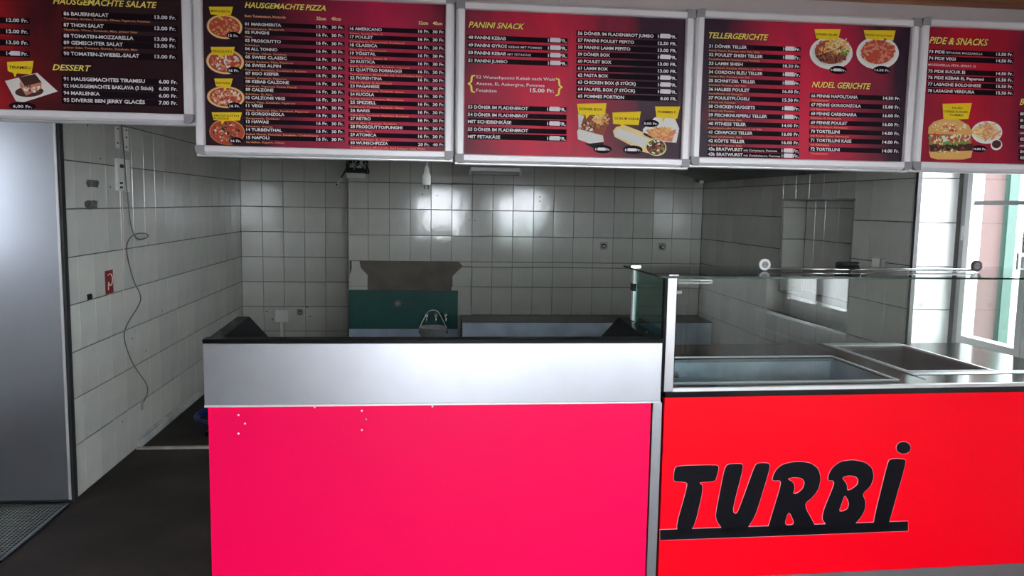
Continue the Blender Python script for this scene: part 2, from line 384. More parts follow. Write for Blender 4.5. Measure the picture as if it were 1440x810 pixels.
def T_(root, kind, s, k, x0, y, x1=None, cap=17, col='white', right=False, shear=0, dy=0, yref=None, dx=0, bold=.03, layer=0):
    """text s, baseline starts at crop (x0,y); x1 = right end; yref = (x,y) whose row height is used"""
    p0 = P(k, x0, y); z = P(k, *yref).z if yref else p0.z
    pc = P(k, x0, y-cap); h = pc.z-p0.z
    wid = (P(k, x1, y).x-p0.x) if x1 else None
    cu = bpy.data.curves.new('t', 'FONT'); cu.body = s; cu.resolution_u = 2; cu.offset = bold; cu.shear = shear
    o = bpy.data.objects.new('t', cu); COL.objects.link(o)
    TEXTS.append((o, root, kind, p0.x+dx, z+dy, h, wid, col, layer))
def bar(pr, k, x0, x1, y, up, dn, yref=None):
    a, b = P(k, x0, y), P(k, x1, y); z = P(k, *yref).z if yref else a.z
    u = (P(k, x0, y-up)-a).z; d = (a-P(k, x0, y+dn)).z
    vs = [pr.bars.verts.new(v) for v in ((a.x, YBD-.0008, z-d), (b.x, YBD-.0008, z-d), (b.x, YBD-.0008, z+u), (a.x, YBD-.0008, z+u))]
    pr.bars.faces.new(vs)
def frame_bar(name, parent, x0, z0, x1, z1, horiz, side):
    bm = bmesh.new(); wd = .032
    prof = [(0, 0), (0, .016), (.004, .022), (wd-.010, .022), (wd-.002, .014), (wd, .002), (wd, 0)]   # across, out
    if horiz:
        s = 1 if side > 0 else -1; zin = z0
        prism(bm, [(YBD-.001-o_, zin+s*a) for a, o_ in prof], x0, x1, 'x')
    else:
        s = side; xin = x0
        prism(bm, [(xin+s*a, YBD-.001-o_) for a, o_ in prof], z0, z1, 'z')
    return obj(name, bm, M_framealu, parent)
def poster_mat(name, cx, cz, ang, lo, hi, mid):
    m = bpy.data.materials.new(name); m.use_nodes = True; N = m.node_tree; b = N.nodes['Principled BSDF']; b.inputs['Roughness'].default_value = .42
    b.inputs['Specular IOR Level'].default_value = .3
    tc = N.nodes.new('ShaderNodeTexCoord'); mp = N.nodes.new('ShaderNodeMapping'); mp.inputs['Location'].default_value = (-cx, 0, -cz); mp.inputs['Scale'].default_value = (1, 0, 1)
    N.links.new(tc.outputs['Object'], mp.inputs[0])
    mp2 = N.nodes.new('ShaderNodeMapping'); mp2.inputs['Rotation'].default_value = (0, ang, 0); mp2.inputs['Scale'].default_value = (1.9, 0, .75)
    N.links.new(mp.outputs[0], mp2.inputs[0])
    g = N.nodes.new('ShaderNodeVectorMath'); g.operation = 'LENGTH'; N.links.new(mp2.outputs[0], g.inputs[0])
    n = N.nodes.new('ShaderNodeTexNoise'); n.inputs['Scale'].default_value = 3.2; n.inputs['Distortion'].default_value = 1.2; N.links.new(mp2.outputs[0], n.inputs[0])
    a = N.nodes.new('ShaderNodeMath'); a.operation = 'MULTIPLY_ADD'; a.inputs[1].default_value = .45; N.links.new(n.outputs[0], a.inputs[0]); N.links.new(g.outputs[1 if len(g.outputs) > 1 else 0], a.inputs[2])
    wv = N.nodes.new('ShaderNodeTexWave'); wv.inputs['Scale'].default_value = 2.2; wv.inputs['Distortion'].default_value = 3; wv.bands_direction = 'DIAGONAL'; N.links.new(tc.outputs['Object'], wv.inputs[0])
    a2 = N.nodes.new('ShaderNodeMath'); a2.operation = 'MULTIPLY_ADD'; a2.inputs[1].default_value = .07; N.links.new(wv.outputs['Fac'], a2.inputs[0]); N.links.new(a.outputs[0], a2.inputs[2])
    r = N.nodes.new('ShaderNodeValToRGB'); e = r.color_ramp.elements; e[0].position = .36; e[0].color = (*hi, 1); e[1].position = 1.0; e[1].color = (*lo, 1)
    q = r.color_ramp.elements.new(.70); q.color = (*mid, 1)
    N.links.new(a2.outputs[0], r.inputs[0]); N.links.new(r.outputs[0], b.inputs['Base Color'])
    return m
def board(x0, x1, z0, z1, label, pm):
    r = thing('menu_board', label, 'menu board', (0, 0, 0), 'menu boards above the counter')
    g = .003; f = .032
    box('backing_box', (x0-f-.002, YBD, z0-f-.008, x1+f+.002, YBD+.03, z1+f+.002), M_alu, r, .004)
    box('poster', (x0-.004, YBD-.0005, z0-.004, x1+.004, YBD+.0002, z1+.004), pm, r)
    frame_bar('frame_bar', r, x0-.004, z0, x1+.004, 0, True, -1); frame_bar('frame_bar', r, x0-.004, z1, x1+.004, 0, True, 1)
    frame_bar('frame_bar', r, x0, z0-.004, 0, z1+.004, False, -1); frame_bar('frame_bar', r, x1, z0-.004, 0, z1+.004, False, 1)
    for cx, sx in ((x0, -1), (x1, 1)):
        for cz, sz in ((z0, -1), (z1, 1)):
            bm = bmesh.new(); R_ = .033
            pts = [(cx, cz), (cx+sx*R_, cz)]+[(cx+sx*(R_-.018+.018*math.cos(t_)), cz+sz*(R_-.018+.018*math.sin(t_))) for t_ in [math.pi/2*k/6 for k in range(7)]]+[(cx, cz+sz*R_)]
            prism(bm, pts, YBD-.024, YBD, 'y'); obj('corner_cap', bm, M_cap, r)
    # two brackets on the lintel behind
    for xx in (x0+.12, x1-.12): box('bracket', (xx-.02, YBD+.031, z1-.10, xx+.02, YBD+.040, z1+.02), M_cap, r)
    return r
LO, HI, MID = (.018, .004, .010), (.62, .004, .020), (.20, .004, .020)
B1 = board(-1.70, -.872, 1.899, 2.395, 'menu board with salads and desserts, far left and hung higher', poster_mat('poster_salads', -1.62, 2.05, .3, (.022, .002, .006), (.50, .004, .010), (.16, .003, .008)))
B2 = board(-.803, .057, 1.791, 2.320, 'menu board listing pizzas, with four round pizza pictures', poster_mat('poster_pizza', -.20, 1.93, -.9, (.022, .002, .012), (.58, .005, .070), (.30, .004, .040)))
B3 = board(.128, .962, 1.782, 2.305, 'menu board headed panini snack, with pictures of wrap and fries', poster_mat('poster_panini', .42, 2.02, .5, (.040, .008, .026), (.68, .004, .050), (.36, .005, .040)))
B4 = board(1.031, 1.866, 1.792, 2.311, 'menu board headed tellergerichte, with two plates of food', poster_mat('poster_plates', 1.45, 1.97, .45, (.028, .006, .022), (.66, .004, .050), (.34, .005, .040)))
B5 = board(1.936, 2.765, 1.794, 2.317, 'menu board headed pide and snacks, with a burger picture', poster_mat('poster_pide', 2.12, 2.10, .4, (.030, .005, .018), (.52, .003, .022), (.26, .004, .030)))

def stuffbars(bm, root): obj('text_bars', bm, M_ink['black'], root)['kind'] = 'stuff'
def build_menu():
    
    # --- board 1
    pr = Pr(B1); k = 'a'
    def row(pr, k, s, x0, y, x1, price, px0, px1, cap, b0, b1, up, dn, sb=None, sx1=None, sdy=24, small=None, st=False, scap=11):
        T_(pr.root, 'item_lettering', s, k, x0, y, x1, cap)
        if b0 is not None: bar(pr, k, b0, b1, y, up, dn, (x0, y))
        if small: T_(pr.root, 'item_lettering', small[0], k, small[1], y, small[2], cap*.68, yref=(x0, y), bold=.008)
        if price: T_(pr.root, 'item_lettering', price, k, px0, y, px1, cap, yref=(x0, y))
        if sb: T_(pr.root, 'ingredient_lettering', sb, k, x0, y+sdy, sx1, scap, 'orange', bold=.012)
        if st:
            a = P(k, px0+(px1-px0)*.13, y+2); b = P(k, px0+(px1-px0)*.66, y-cap-3); z = P(k, x0, y).z
            bm = bmesh.new(); h = b.z-a.z
            h = cap/CROPS[k][0]*YBD/FPX*1.25
            quadbox(bm, a.x, YBD-.0026, z-.001, b.x, YBD-.002, z+h); obj('price_sticker', bm, M_ink['white'], pr.root)
    kw = dict(cap=23, b0=390, b1=1122, up=28, dn=12)
    for s, y, x1, p, sb, sx in [('86 BAUERNSALAT', 96, 687, '13.00 Fr.', 'Tomaten, Gurken, Zwiebeln, Oliven, Peperoni, Fetakäse', 950), ('87 THON SALAT', 167, 656, '13.00 Fr.', 'Thunfisch, Oliven, Zwiebeln, Mais, grüner Salat', 870),
            ('88 TOMATEN-MOZZARELLA', 236, 845, '13.00 Fr.', None, None), ('89 GEMISCHTER SALAT', 279, 778, '13.00 Fr.', 'grüner Salat, Tomaten, Gurken, Zwiebeln, Mais', 870), ('90 TOMATEN-ZWIEBEL-SALAT', 348, 881, '13.00 Fr.', None, None)]:
        row(pr, k, s, 403, y, x1, p, 978, 1113, sb=sb, sx1=sx, scap=13, sdy=26, **kw)
    for s, y, x1, p in [('91 HAUSGEMACHTES TIRAMISU', 508, 917, '6.00 Fr.'), ('92 HAUSGEMACHTE BAKLAVA (3 Stück)', 553, 970, '6.00 Fr.'), ('94 MARLENKA', 598, 632, '6.00 Fr.'), ('95 DIVERSE BEN JERRY GLACÉS', 643, 917, '7.00 Fr.')]:
        row(pr, k, s, 403, y, x1, p, 1005, 1122, **kw)
    for y, p in [(137, '12.00 Fr.'), (208, '12.00 Fr.'), (278, '13.50 Fr.'), (348, '14.00 Fr.')]:
        T_(B1, 'item_lettering', p, k, 40, y, 177, 23); bar(pr, k, -350, 187, y, 28, 10, (40, y))
    head(B1, 'HAUSGEMACHTE SALATE', k, 335, 24, 993, 40); head(B1, 'DESSERT', k, 332, 443, 578, 38)
    stuffbars(pr.bars, B1)
    a = P(k, 70, 349); bm = bmesh.new(); quadbox(bm, a.x, YBD-.0026, a.z-.001, a.x+.030, YBD-.002, a.z+.014); obj('price_sticker', bm, M_ink['white'], B1)
    # --- board 2
    pr = Pr(B2); k = 'b'
    L = [('01 MARGHERITA', 462, 'Tomatensauce, Mozzarella', 480), ('02 FUNGHI', 393, 'Pilze', 297), ('03 PROSCIUTTO', 460, 'Schinken', 340), ('04 ALL TONNO', 441, 'Thunfisch, Oliven, Zwiebeln', 492), ('05 SWISS CLASSIC', 494, 'Salami, Raclette, Pilze, Peperoni', 528),
         ('06 SWISS ALPIN', 460, 'Peperoni, Zwiebeln, Knoblauch, Raclette', 604), ('07 EGO KIEFER', 450, 'Salami, Zwiebeln, Peperoni', 492), ('08 KEBAB CALZONE', 506, 'Zwiebeln, Peperoni, Kebab Fleisch', 550), ('09 CALZONE', 418, 'Schinken, Ei, Pilze', 412), ('10 CALZONE VEGI', 483, 'Spinat, Pilze, Zwiebeln, Peperoni', 540),
         ('11 VEGI', 357, 'Spinat, Broccoli, Pilze, Zwiebeln, Peperoni', 614), ('12 GORGONZOLA', 480, 'Gorgonzola, Zwiebeln', 452), ('13 HAWAII', 390, 'Schinken, Ananas', 414), ('14 TURBENTHAL', 466, 'Kebab Fleisch, Pommes, Zwiebeln, Cocktailsauce', 672), ('15 NAPOLI', 395, 'Sardellen, Kapern, Oliven', 480)]
    for i, (s, x1, sb, sx) in enumerate(L):
        y = 142+i*46.8-(i*i*.085); xx = 257+i*.6
        row(pr, k, s, xx, y, x1, ('13' if i == 0 else '16')+' Fr.', 660, 724, 17, 250, 818, 21, 5, sb, sx, 23)
        T_(B2, 'item_lettering', '30 Fr.', k, 745, y, 812, 17, yref=(xx, y))
    Rr = [('16 AMERICANO', 1028, 'Salami, Speck, Pilze, Ei', 1032), ('17 POULET', 978, 'Pouletfleisch, Peperoncini, Knoblauch', 1156), ('18 CLASSICA', 1003, 'Pilze, Oliven, Mascarpone', 1054), ('19 TÖSSTAL', 994, 'Schinken, Pilze, Salami, Ei', 1056), ('20 RUSTICA', 990, 'Speck, Ei, Knoblauch, Zwiebeln, Peperoni', 1183),
         ('21 QUATTRO FORMAGGI', 1139, 'Tomatensauce, Mozzarella, vier verschiedene Käse', 1256), ('22 FIORENTINA', 1029, 'Salami, Spinat, Ei, Knoblauch', 1084), ('23 PAGANESE', 1014, 'Salami, Gorgonzola, Zwiebeln, Spinat', 1152), ('24 RUCOLA', 985, 'Rucola, frische Tomaten, Mascarpone', 1150), ('25 SPEZIELL', 996, 'Kalbfleisch, Pommes, Raclette, Oliven', 1150),
         ('26 BARIS', 960, 'Aubergine, Zucchetti, Peperoni, Zucchetti', 1178), ('27 RETRO', 966, 'Speck, Mais, Peperoni, Zwiebeln', 1110), ('28 PROSCIUTTO/FUNGHI', 1143, 'Schinken, Pilze', 970), ('29 ATOMICA', 998, 'Salami, Schinken, Ei, Oliven', 1070), ('30 WUNSCHPIZZA', 1063, 'Tomatensauce, Mozzarella, fünf Beilagen nach Wahl', 1268)]
    for i, (s, x1, sb, sx) in enumerate(Rr):
        y = 168+i*46.3-(i*i*.03); xx = 848+i*.2
        row(pr, k, s, xx, y, x1, ('20' if i == 14 else '16')+' Fr.', 1232, 1295, 17, 840, 1384, 21, 5, sb, sx, 23)
        T_(B2, 'item_lettering', ('40' if i == 14 else '30')+' Fr.', k, 1314, y, 1380, 17, yref=(xx, y))
    stuffbars(pr.bars, B2)
    head(B2, 'HAUSGEMACHTE PIZZA', k, 257, 42, 712, 32)
    T_(B2, 'ingredient_lettering', 'Basis: Tomatensauce, Mozzarella', k, 257, 95, 488, 14, 'orange')
    for x, y in ((660, 112), (744, 114), (1234, 137), (1314, 139)): T_(B2, 'size_lettering', '32cm' if x in (660, 1234) else '40cm', k, x, y, x+54, 19, 'cream')
    # --- board 3
    pr = Pr(B3); k = 'c'
    for s, y, x1, sm in [('48 PANINI KEBAB', 230, 303, None), ('49 PANINI GYROS', 276, 308, ('KEBAB MIT POMMES', 318, 518)), ('50 PANINI KEBAB', 321, 303, ('MIT FETAKÄSE', 312, 452)), ('51 PANINI JUMBO', 368, 312, None)]:
        row(pr, k, s, 78, y, x1, '10.00FR.', 553, 665, 19, 74, 670, 24, 6, small=sm, st=True)
    for s, y, x1, p in [('53 DÖNER IM FLADENBROT', 645, 435, 1), ('54 DÖNER IM FLADENBROT', 690, 435, 0), ('MIT SCHEIBENKÄSE', 732, 335, 1), ('55 DÖNER IM FLADENBROT', 778, 435, 0), ('MIT FETAKÄSE', 821, 268, 1)]:
        row(pr, k, s, 76, y, x1, '10.00FR.' if p else None, 548, 660, 19, 74, 664, 24 if p == 0 or '53' in s else 30, 6, st=bool(p))
    for i, (s, x1, p) in enumerate([('56 DÖNER IM FLADENBROT JUMBO', 1183, ''), ('57 PANINI POULET PEPITO', 1066, '12.50 FR.'), ('58 PANINI LAMM PEPITO', 1043, '13.00 FR.'), ('59 DÖNER BOX', 922, ''), ('60 POULET BOX', 931, '13.00 FR.'), ('61 LAMM BOX', 910, '13.00 FR.'),
              ('62 PASTA BOX', 912, ''), ('63 CHICKEN BOX (5 STÜCK)', 1076, ''), ('64 FALAFEL BOX (7 STÜCK)', 1072, ''), ('65 POMMES PORTION', 1006, '8.00 FR.')]):
        y = 206+i*41.6; row(pr, k, s, 731, y, x1, p or '10.00FR.', 1208 if p != '8.00 FR.' else 1222, 1320, 19, 722, 1324, 25, 7, st=not p)
    stuffbars(pr.bars, B3)
    head(B3, 'PANINI SNACK', k, 80, 162, 413, 36)
    T_(B3, 'special_lettering', '52 Wunschpanini Kebab nach Wahl', k, 125, 466, 595, 19, bold=.006)
    T_(B3, 'special_lettering', 'Ananas, Ei, Aubergine, Pommes', k, 125, 505, 533, 19, bold=.006)
    T_(B3, 'special_lettering', 'Fetakäse', k, 125, 546, 248, 19, bold=.006); T_(B3, 'special_lettering', '15.00 Fr.', k, 446, 548, 590, 23)
    T_(B3, 'brace', '{', k, 76, 552, 118, 108, 'yellow', bold=.0); T_(B3, 'brace', '}', k, 598, 572, 638, 108, 'yellow', bold=.0)
    a = P(k, 696, 160); b = P(k, 690, 922); box('divider_line', (a.x-.0008, YBD-.0012, b.z, a.x+.0008, YBD-.0006, a.z), flat('print_rose', (.55, .03, .10)), B3)
    # --- board 4
    pr = Pr(B4); k = 'e'
    D = [('31 DÖNER TELLER', 362, '', 'Kebab Fleisch, Pommes oder Reis, Salat', 443), ('32 POULET SHISH TELLER', 463, '', 'Pouletfleisch mit Gemüse und Pommes', 443), ('33 LAMM SHISH', 335, '18.50 Fr.', 'Lammfleisch, Gemüse, Pommes oder Reis', 461), ('34 CORDON BLEU TELLER', 462, '', 'Cordon Bleu, Pommes oder Reis', 382),
         ('35 SCHNITZEL TELLER', 415, '', 'Schnitzel, Pommes oder Reis', 354), ('36 HALBES POULET', 378, '16.00 Fr.', 'Pouletfleisch mit Pommes', 334), ('37 POULETFLÜGELI', 376, '15.50 Fr.', '5 Stück mit Pommes', 288), ('38 CHICKEN NUGGETS', 412, '', '5 Stück mit Pommes', 284), ('39 FISCHKNUSPERLI TELLER', 490, '', '5 Stück mit Pommes, Salat', 331),
         ('40 FITNESS TELER', 356, '14.00 Fr.', 'Pouletfleisch oder Fischknusperli mit Salat', 458), ('41 CEVAPCICI TELLER', 397, '16.00 Fr.', '7 Stück mit Pommes, Salat', 328), ('42 KÖFTE TELLER', 347, '16.00 Fr.', '5 Stück mit Pommes, Salat', 329)]
    for i, (s, x1, p, sb, sx) in enumerate(D):
        y = 255+i*54.5; x0 = 121-i*.4
        row(pr, k, s, x0, y, x1, p or '10.00Fr.', 592-i*.9, 700-i*.9, 20, 116, 703-i, 25, 6, sb, sx, 24, st=not p, scap=12)
    row(pr, k, '43a BRATWURST', 116, 906, 335, '10.00Fr.', 581, 689, 20, 112, 692, 25, 5, small=('mit Currysauce, Pommes', 341, 553), st=True)
    row(pr, k, '43b BRATWURST', 116, 939, 335, '10.00Fr.', 581, 689, 20, 112, 692, 25, 5, small=('mit Zwiebelsauce, Pommes', 341, 572), st=True)
    for i, (s, x1, p, sb, sx) in enumerate([('66 PENNE NAPOLITANA', 1063, '14.50', 'Tomatensauce', 880), ('67 PENNE GORGONZOLA', 1083, '15.00', 'mit Rahmsauce', 886), ('68 PENNE CARBONARA', 1056, '16.00', 'Schinken, Ei, Rahmsauce', 958), ('69 PENNE POULET', 996, '16.00', 'Curry, Knoblauch, Rahmsauce', 997),
              ('70 TORTELLINI', 948, '14.00', 'mit Ricotta, Spinat, Rahmsauce', 1006), ('71 TORTELLINI KÄSE', 1022, '14.00', 'mit Rahmsauce', 882), ('72 TORTELLINI', 948, '14.00', 'Tomatensauce', 874)]):
        y = 570+i*56.2; x0 = 768-i*.8
        row(pr, k, s, x0, y, x1, p+' Fr.', 1224-i, 1331-i, 20, 760-i, 1334-i, 25, 6, sb, sx, 24, scap=12)
    stuffbars(pr.bars, B4)
    head(B4, 'TELLERGERICHTE', k, 120, 195, 497, 38); head(B4, 'NUDEL GERICHTE', k, 772, 507, 1145, 38)
    # --- board 5
    pr = Pr(B5); k = 'g'
    for s, y, x1, p, sm in [('73 PIDE', 241, 157, '13.50', ('FETAKÄSE, MOZZARELLA', 162, 330)), ('74 PIDE VEGI', 271, 207, '14.50', None), ('75 PIDE SUCUK Ei', 330, 250, '14.50', None), ('76 PIDE KEBAB Ei, Peperoni', 359, 335, '15.50', None), ('77 LASAGNE BOLOGNESE', 389, 323, '15.50', None), ('78 LASAGNE VERDURA', 419, 293, '15.50', None)]:
        row(pr, k, s, 84-(y-241)*.03, y, x1, p+' Fr.', 392, 468, 14, 78, 472, 18, 6, small=sm)
    T_(B5, 'item_lettering', 'MOZZARELLA, FETA, SPINAT, EI', k, 82, 299, 298, 10, bold=.008)
    for s, y, small in [('80', 525, 0), ('81', 555, 0), ('82', 584, 0), ('mit', 610, 1), ('83', 640, 0), ('mit', 668, 1), ('84', 697, 0), ('85', 725, 0)]:
        T_(B5, 'item_lettering', s, k, 500, y, 522, 10 if small else 14)
        if not small: bar(pr, k, 494, 800, y, 17, 6, (500, y))
    stuffbars(pr.bars, B5)
    head(B5, 'PIDE & SNACKS', k, 86, 198, 355, 32); head(B5, 'B', k, 498, 478, 518, 30)

def head(root, s, k, x0, y, x1, cap):
    # jaunty capitals, each letter a little up or down; a dark shadow under a yellow face
    T_(root, 'heading_shadow', s, k, x0+3, y+3, x1+3, cap, 'black', shear=.28, bold=.03, layer=-1)
    T_(root, 'heading_lettering', s, k, x0, y, x1, cap, 'yellow', shear=.28, bold=.022)
build_menu()

# --- pictures of food, flat print built from small shapes
def ell(bm, k, cx, cy, rx, ry, mi, layer, n=20, rot=0, jit=0):
    s = CROPS[k][0]; c = P(k, cx, cy); u = YBD/FPX/s
    vs = []
    for i in range(n):
        a = 2*math.pi*i/n; q = 1+random.uniform(-jit, jit); x, y = rx*math.cos(a)*q, ry*math.sin(a)*q
        xr, yr = x*math.cos(rot)-y*math.sin(rot), x*math.sin(rot)+y*math.cos(rot)
        vs.append(bm.verts.new((c.x+xr*u, YBD-.001-layer*.00012, c.z+yr*u)))
    f = bm.faces.new(vs); f.material_index = mi
def pol(bm, k, pts, mi, layer):
    vs = []
    for x, y in pts:
        c = P(k, x, y); vs.append(bm.verts.new((c.x, YBD-.001-layer*.00012, c.z)))
    f = bm.faces.new(vs); f.material_index = mi
PAL = [(.80, .78, .74), (.55, .07, .03), (.78, .42, .13), (.90, .70, .33), (.07, .02, .015), (.18, .32, .06), (.93, .90, .86), (.72, .25, .16), (.30, .07, .04), (.95, .52, .16), (.45, .20, .07), (.010, .008, .008)]
FOOD = [flat('print_food_%d' % i, c) for i, c in enumerate(PAL)]
def fin(bm, root, name='food_picture'): return obj(name, bm, FOOD, root)
def tagp(root, k, pts, text, tx0, ty, tx1, cap=12):
    bm = bmesh.new(); vs = []
    for x, y in pts:
        c = P(k, x, y); vs.append(bm.verts.new((c.x, YBD-.0035, c.z)))
    bm.faces.new(vs); obj('price_tag', bm, M_ink['tag'], root)
    for i, tt in enumerate(text if isinstance(text, list) else [text]):
        T_(root, 'tag_lettering', tt, k, tx0 if not isinstance(tx0, list) else tx0[i], ty+i*16, tx1 if not isinstance(tx1, list) else tx1[i], cap, 'ink', layer=3, bold=.01)
def badge(root, k, cx, cy, rx, ry, text, st=False, cap=14):
    bm = bmesh.new(); s = CROPS[k][0]; c = P(k, cx, cy); u = YBD/FPX/s
    bm.faces.new([bm.verts.new((c.x+rx*u*math.cos(a), YBD-.0036, c.z+ry*u*math.sin(a))) for a in [2*math.pi*i/24 for i in range(24)]])
    obj('price_badge', bm, M_ink['black'], root)
    T_(root, 'badge_lettering', text, k, cx-rx*.78, cy+cap*.5, cx+rx*.8, cap, layer=3)
    if st:
        bm = bmesh.new(); quadbox(bm, c.x-rx*.5*u, YBD-.0048, c.z-cap*.6*u, c.x+rx*.3*u, YBD-.0042, c.z+cap*.6*u); obj('price_sticker', bm, M_ink['white'], root)
def fries(bm, k, cx, cy, rx, ry, n, layer=6, cols=(2, 3, 9), ln=26, wd=4):
    for i in range(n):
        a = random.uniform(0, 6.28); q = math.sqrt(random.random()); x, y = cx+rx*q*math.cos(a), cy+ry*q*math.sin(a)
        t_ = random.uniform(-1.0, 1.0); l = ln*random.uniform(.6, 1)
        dx, dy = math.cos(t_)*l/2, math.sin(t_)*l/2; nx, ny = -math.sin(t_)*wd/2, math.cos(t_)*wd/2
        pol(bm, k, [(x-dx-nx, y-dy-ny), (x+dx-nx, y+dy-ny), (x+dx+nx, y+dy+ny), (x-dx+nx, y-dy+ny)], random.choice(cols), layer+i*.15)
def blobs(bm, k, cx, cy, rx, ry, n, cols, r=7, layer=6, top=.15):
    for i in range(n):
        a = random.uniform(0, 6.28); q = math.sqrt(random.random())
        ell(bm, k, cx+rx*q*math.cos(a), cy+ry*q*math.sin(a), r*random.uniform(.5, 1.2), r*random.uniform(.4, .9), random.choice(cols), layer+i*top, 7, random.uniform(0, 3), .2)
k = 'b'
for cx, cy, rx, ry, txt, price, x0, x1, cols in [(143, 150, 92, 64, 'MARGHERITA', '13 Fr.', 68, 176, (1, 7, 2, 1, 7)), (146, 346, 98, 66, 'PROSCIUTTO', '16 Fr.', 78, 186, (0, 7, 6, 1, 2)), (150, 546, 98, 58, 'HAWAII', '16 Fr.', 98, 174, (7, 0, 3, 7)), (157, 742, 92, 68, 'PROSCIUTTO', '16 Fr.', 84, 226, (4, 8, 0, 7, 10))]:
    bm = bmesh.new(); ell(bm, k, cx, cy, rx, ry, 2, 0, 32); ell(bm, k, cx, cy+2, rx*.96, ry*.95, 3 if txt != 'PROSCIUTTO' or cy < 500 else 1, 1, 32); ell(bm, k, cx, cy, rx*.87, ry*.85, 1, 2, 32)
    blobs(bm, k, cx, cy, rx*.82, ry*.78, 75, cols, 9, 3, .12); fin(bm, B2)
    y0 = cy-112 if cy < 200 else cy-82 if cy < 500 else cy-104 if cy < 600 else cy-110
    tagp(B2, k, [(x0-13, y0), (x1+16, y0), (x1+4, y0+46), (x0+62, y0+48), (x0+45, y0+70), (x0+38, y0+46), (x0-2, y0+44)], [txt, 'FUNGHI'] if cy > 700 else txt, [x0, x0] if cy > 700 else x0, y0+30 if cy < 700 else y0+24, [x1, x0+82] if cy > 700 else x1, 13)
    badge(B2, k, cx+50, cy+50, 36, 19, price)
k = 'c'
bm = bmesh.new(); pol(bm, k, [(728, 785), (875, 830), (925, 705), (900, 660), (860, 670), (790, 690), (735, 680)], 8, 1); pol(bm, k, [(725, 782), (735, 768), (880, 808), (885, 845), (800, 855), (730, 830)], 0, 30)
pol(bm, k, [(770, 855), (885, 848), (880, 875), (840, 890)], 11, 1); pol(bm, k, [(732, 680), (770, 690), (750, 745), (736, 770)], 0, 2)
fries(bm, k, 865, 710, 45, 30, 32, ln=48, wd=7); blobs(bm, k, 805, 760, 62, 32, 70, (4, 8, 8, 10, 6), 9, 12); fin(bm, B3)
tagp(B3, k, [(725, 618), (902, 615), (892, 682), (800, 686), (780, 710), (776, 686), (735, 683)], 'DÖNER BOX', 738, 656, 876, 15); badge(B3, k, 878, 888, 56, 25, '10.00 Fr.', True)
bm = bmesh.new(); pol(bm, k, [(940, 780), (960, 755), (1010, 745), (1180, 810), (1240, 840), (1210, 925), (1120, 905), (950, 815)], 3, 1); pol(bm, k, [(950, 790), (975, 765), (1150, 825), (1130, 880), (960, 812)], 0, 2)
ell(bm, k, 1196, 876, 66, 52, 3, 8, 24, -.2); ell(bm, k, 1196, 877, 58, 45, 4, 9, 24); blobs(bm, k, 1196, 877, 50, 38, 55, (5, 8, 6, 5, 1, 4), 10, 10, .1); fin(bm, B3)
tagp(B3, k, [(936, 670), (1106, 664), (1092, 746), (1005, 742), (990, 765), (984, 742), (940, 738)], 'DÜRÜM KEBAB', 950, 712, 1094, 14); badge(B3, k, 1058, 892, 60, 26, '10.00 Fr.', True)
bm = bmesh.new(); pol(bm, k, [(1118, 770), (1190, 698), (1310, 705), (1335, 765), (1318, 850), (1200, 842), (1120, 800)], 6, 1); pol(bm, k, [(1135, 775), (1250, 760), (1310, 790), (1290, 845), (1190, 830)], 7, 2)
fries(bm, k, 1232, 792, 72, 32, 60, ln=60, wd=8, cols=(9, 7, 2)); fin(bm, B3)
tagp(B3, k, [(1190, 634), (1340, 634), (1322, 708), (1250, 702), (1238, 728), (1230, 702), (1198, 698)], 'POMMES P.', 1208, 672, 1318, 13); badge(B3, k, 1163, 735, 52, 22, '8.00 Fr.')
k = 'e'
for cx, txt, x0, x1, pr_, st in ((896, 'DÖNER TELLER', 800, 932, '10.00 Fr.', True), (1190, 'PENNE NAPOLITANA', 1112, 1280, '14.50 Fr.', False)):
    bm = bmesh.new(); ell(bm, k, cx, 290, 146, 104, 6, 0, 36); ell(bm, k, cx, 286, 126, 86, 0, 1, 36); ell(bm, k, cx, 284, 112, 76, 8 if st else 1, 2, 30)
    if st: blobs(bm, k, cx-50, 258, 50, 42, 35, (1, 1, 9), 11); fries(bm, k, cx+40, 250, 66, 45, 60, 14, (2, 3, 9, 3), 55, 8); blobs(bm, k, cx, 318, 88, 36, 95, (4, 8, 8, 10), 10, 26, .08); blobs(bm, k, cx+82, 285, 24, 22, 16, (5,), 9, 36)
    else: blobs(bm, k, cx-75, 300, 25, 35, 16, (5, 3), 10); fries(bm, k, cx, 280, 92, 62, 95, 10, (1, 7, 7, 1), 60, 15)
    fin(bm, B4)
    tagp(B4, k, [(x0-13, 145-(5 if st else 0)), (x1+22, 140 if st else 148), (x1+6, 205 if st else 212), (cx+8, 203), (cx-10, 232), (cx-20, 206), (x0, 200)], txt, x0, 177 if st else 182, x1, 12)
    badge(B4, k, cx+42 if st else cx+24, 398, 60, 26, pr_, st)
k = 'g'
bm = bmesh.new(); ell(bm, k, 350, 603, 80, 54, 6, 0, 30, 0); ell(bm, k, 348, 600, 66, 42, 0, 1, 30); fries(bm, k, 345, 598, 56, 36, 75, 3, (9, 3, 2, 7), 40, 7)
ell(bm, k, 392, 660, 30, 26, 6, 20, 24); ell(bm, k, 392, 657, 24, 19, 4, 21, 24)
pol(bm, k, [(80, 610), (82, 580), (105, 555), (150, 541), (220, 545), (265, 570), (284, 605), (275, 618), (180, 612)], 2, 22); blobs(bm, k, 180, 580, 80, 22, 60, (3, 2, 6), 5, 23, .02); blobs(bm, k, 180, 583, 40, 18, 12, (7, 1), 8, 25)
pol(bm, k, [(85, 612), (275, 615), (282, 690), (85, 695)], 10, 22); blobs(bm, k, 180, 628, 95, 14, 60, (5, 3, 1, 6, 0, 1), 12, 26, .05)
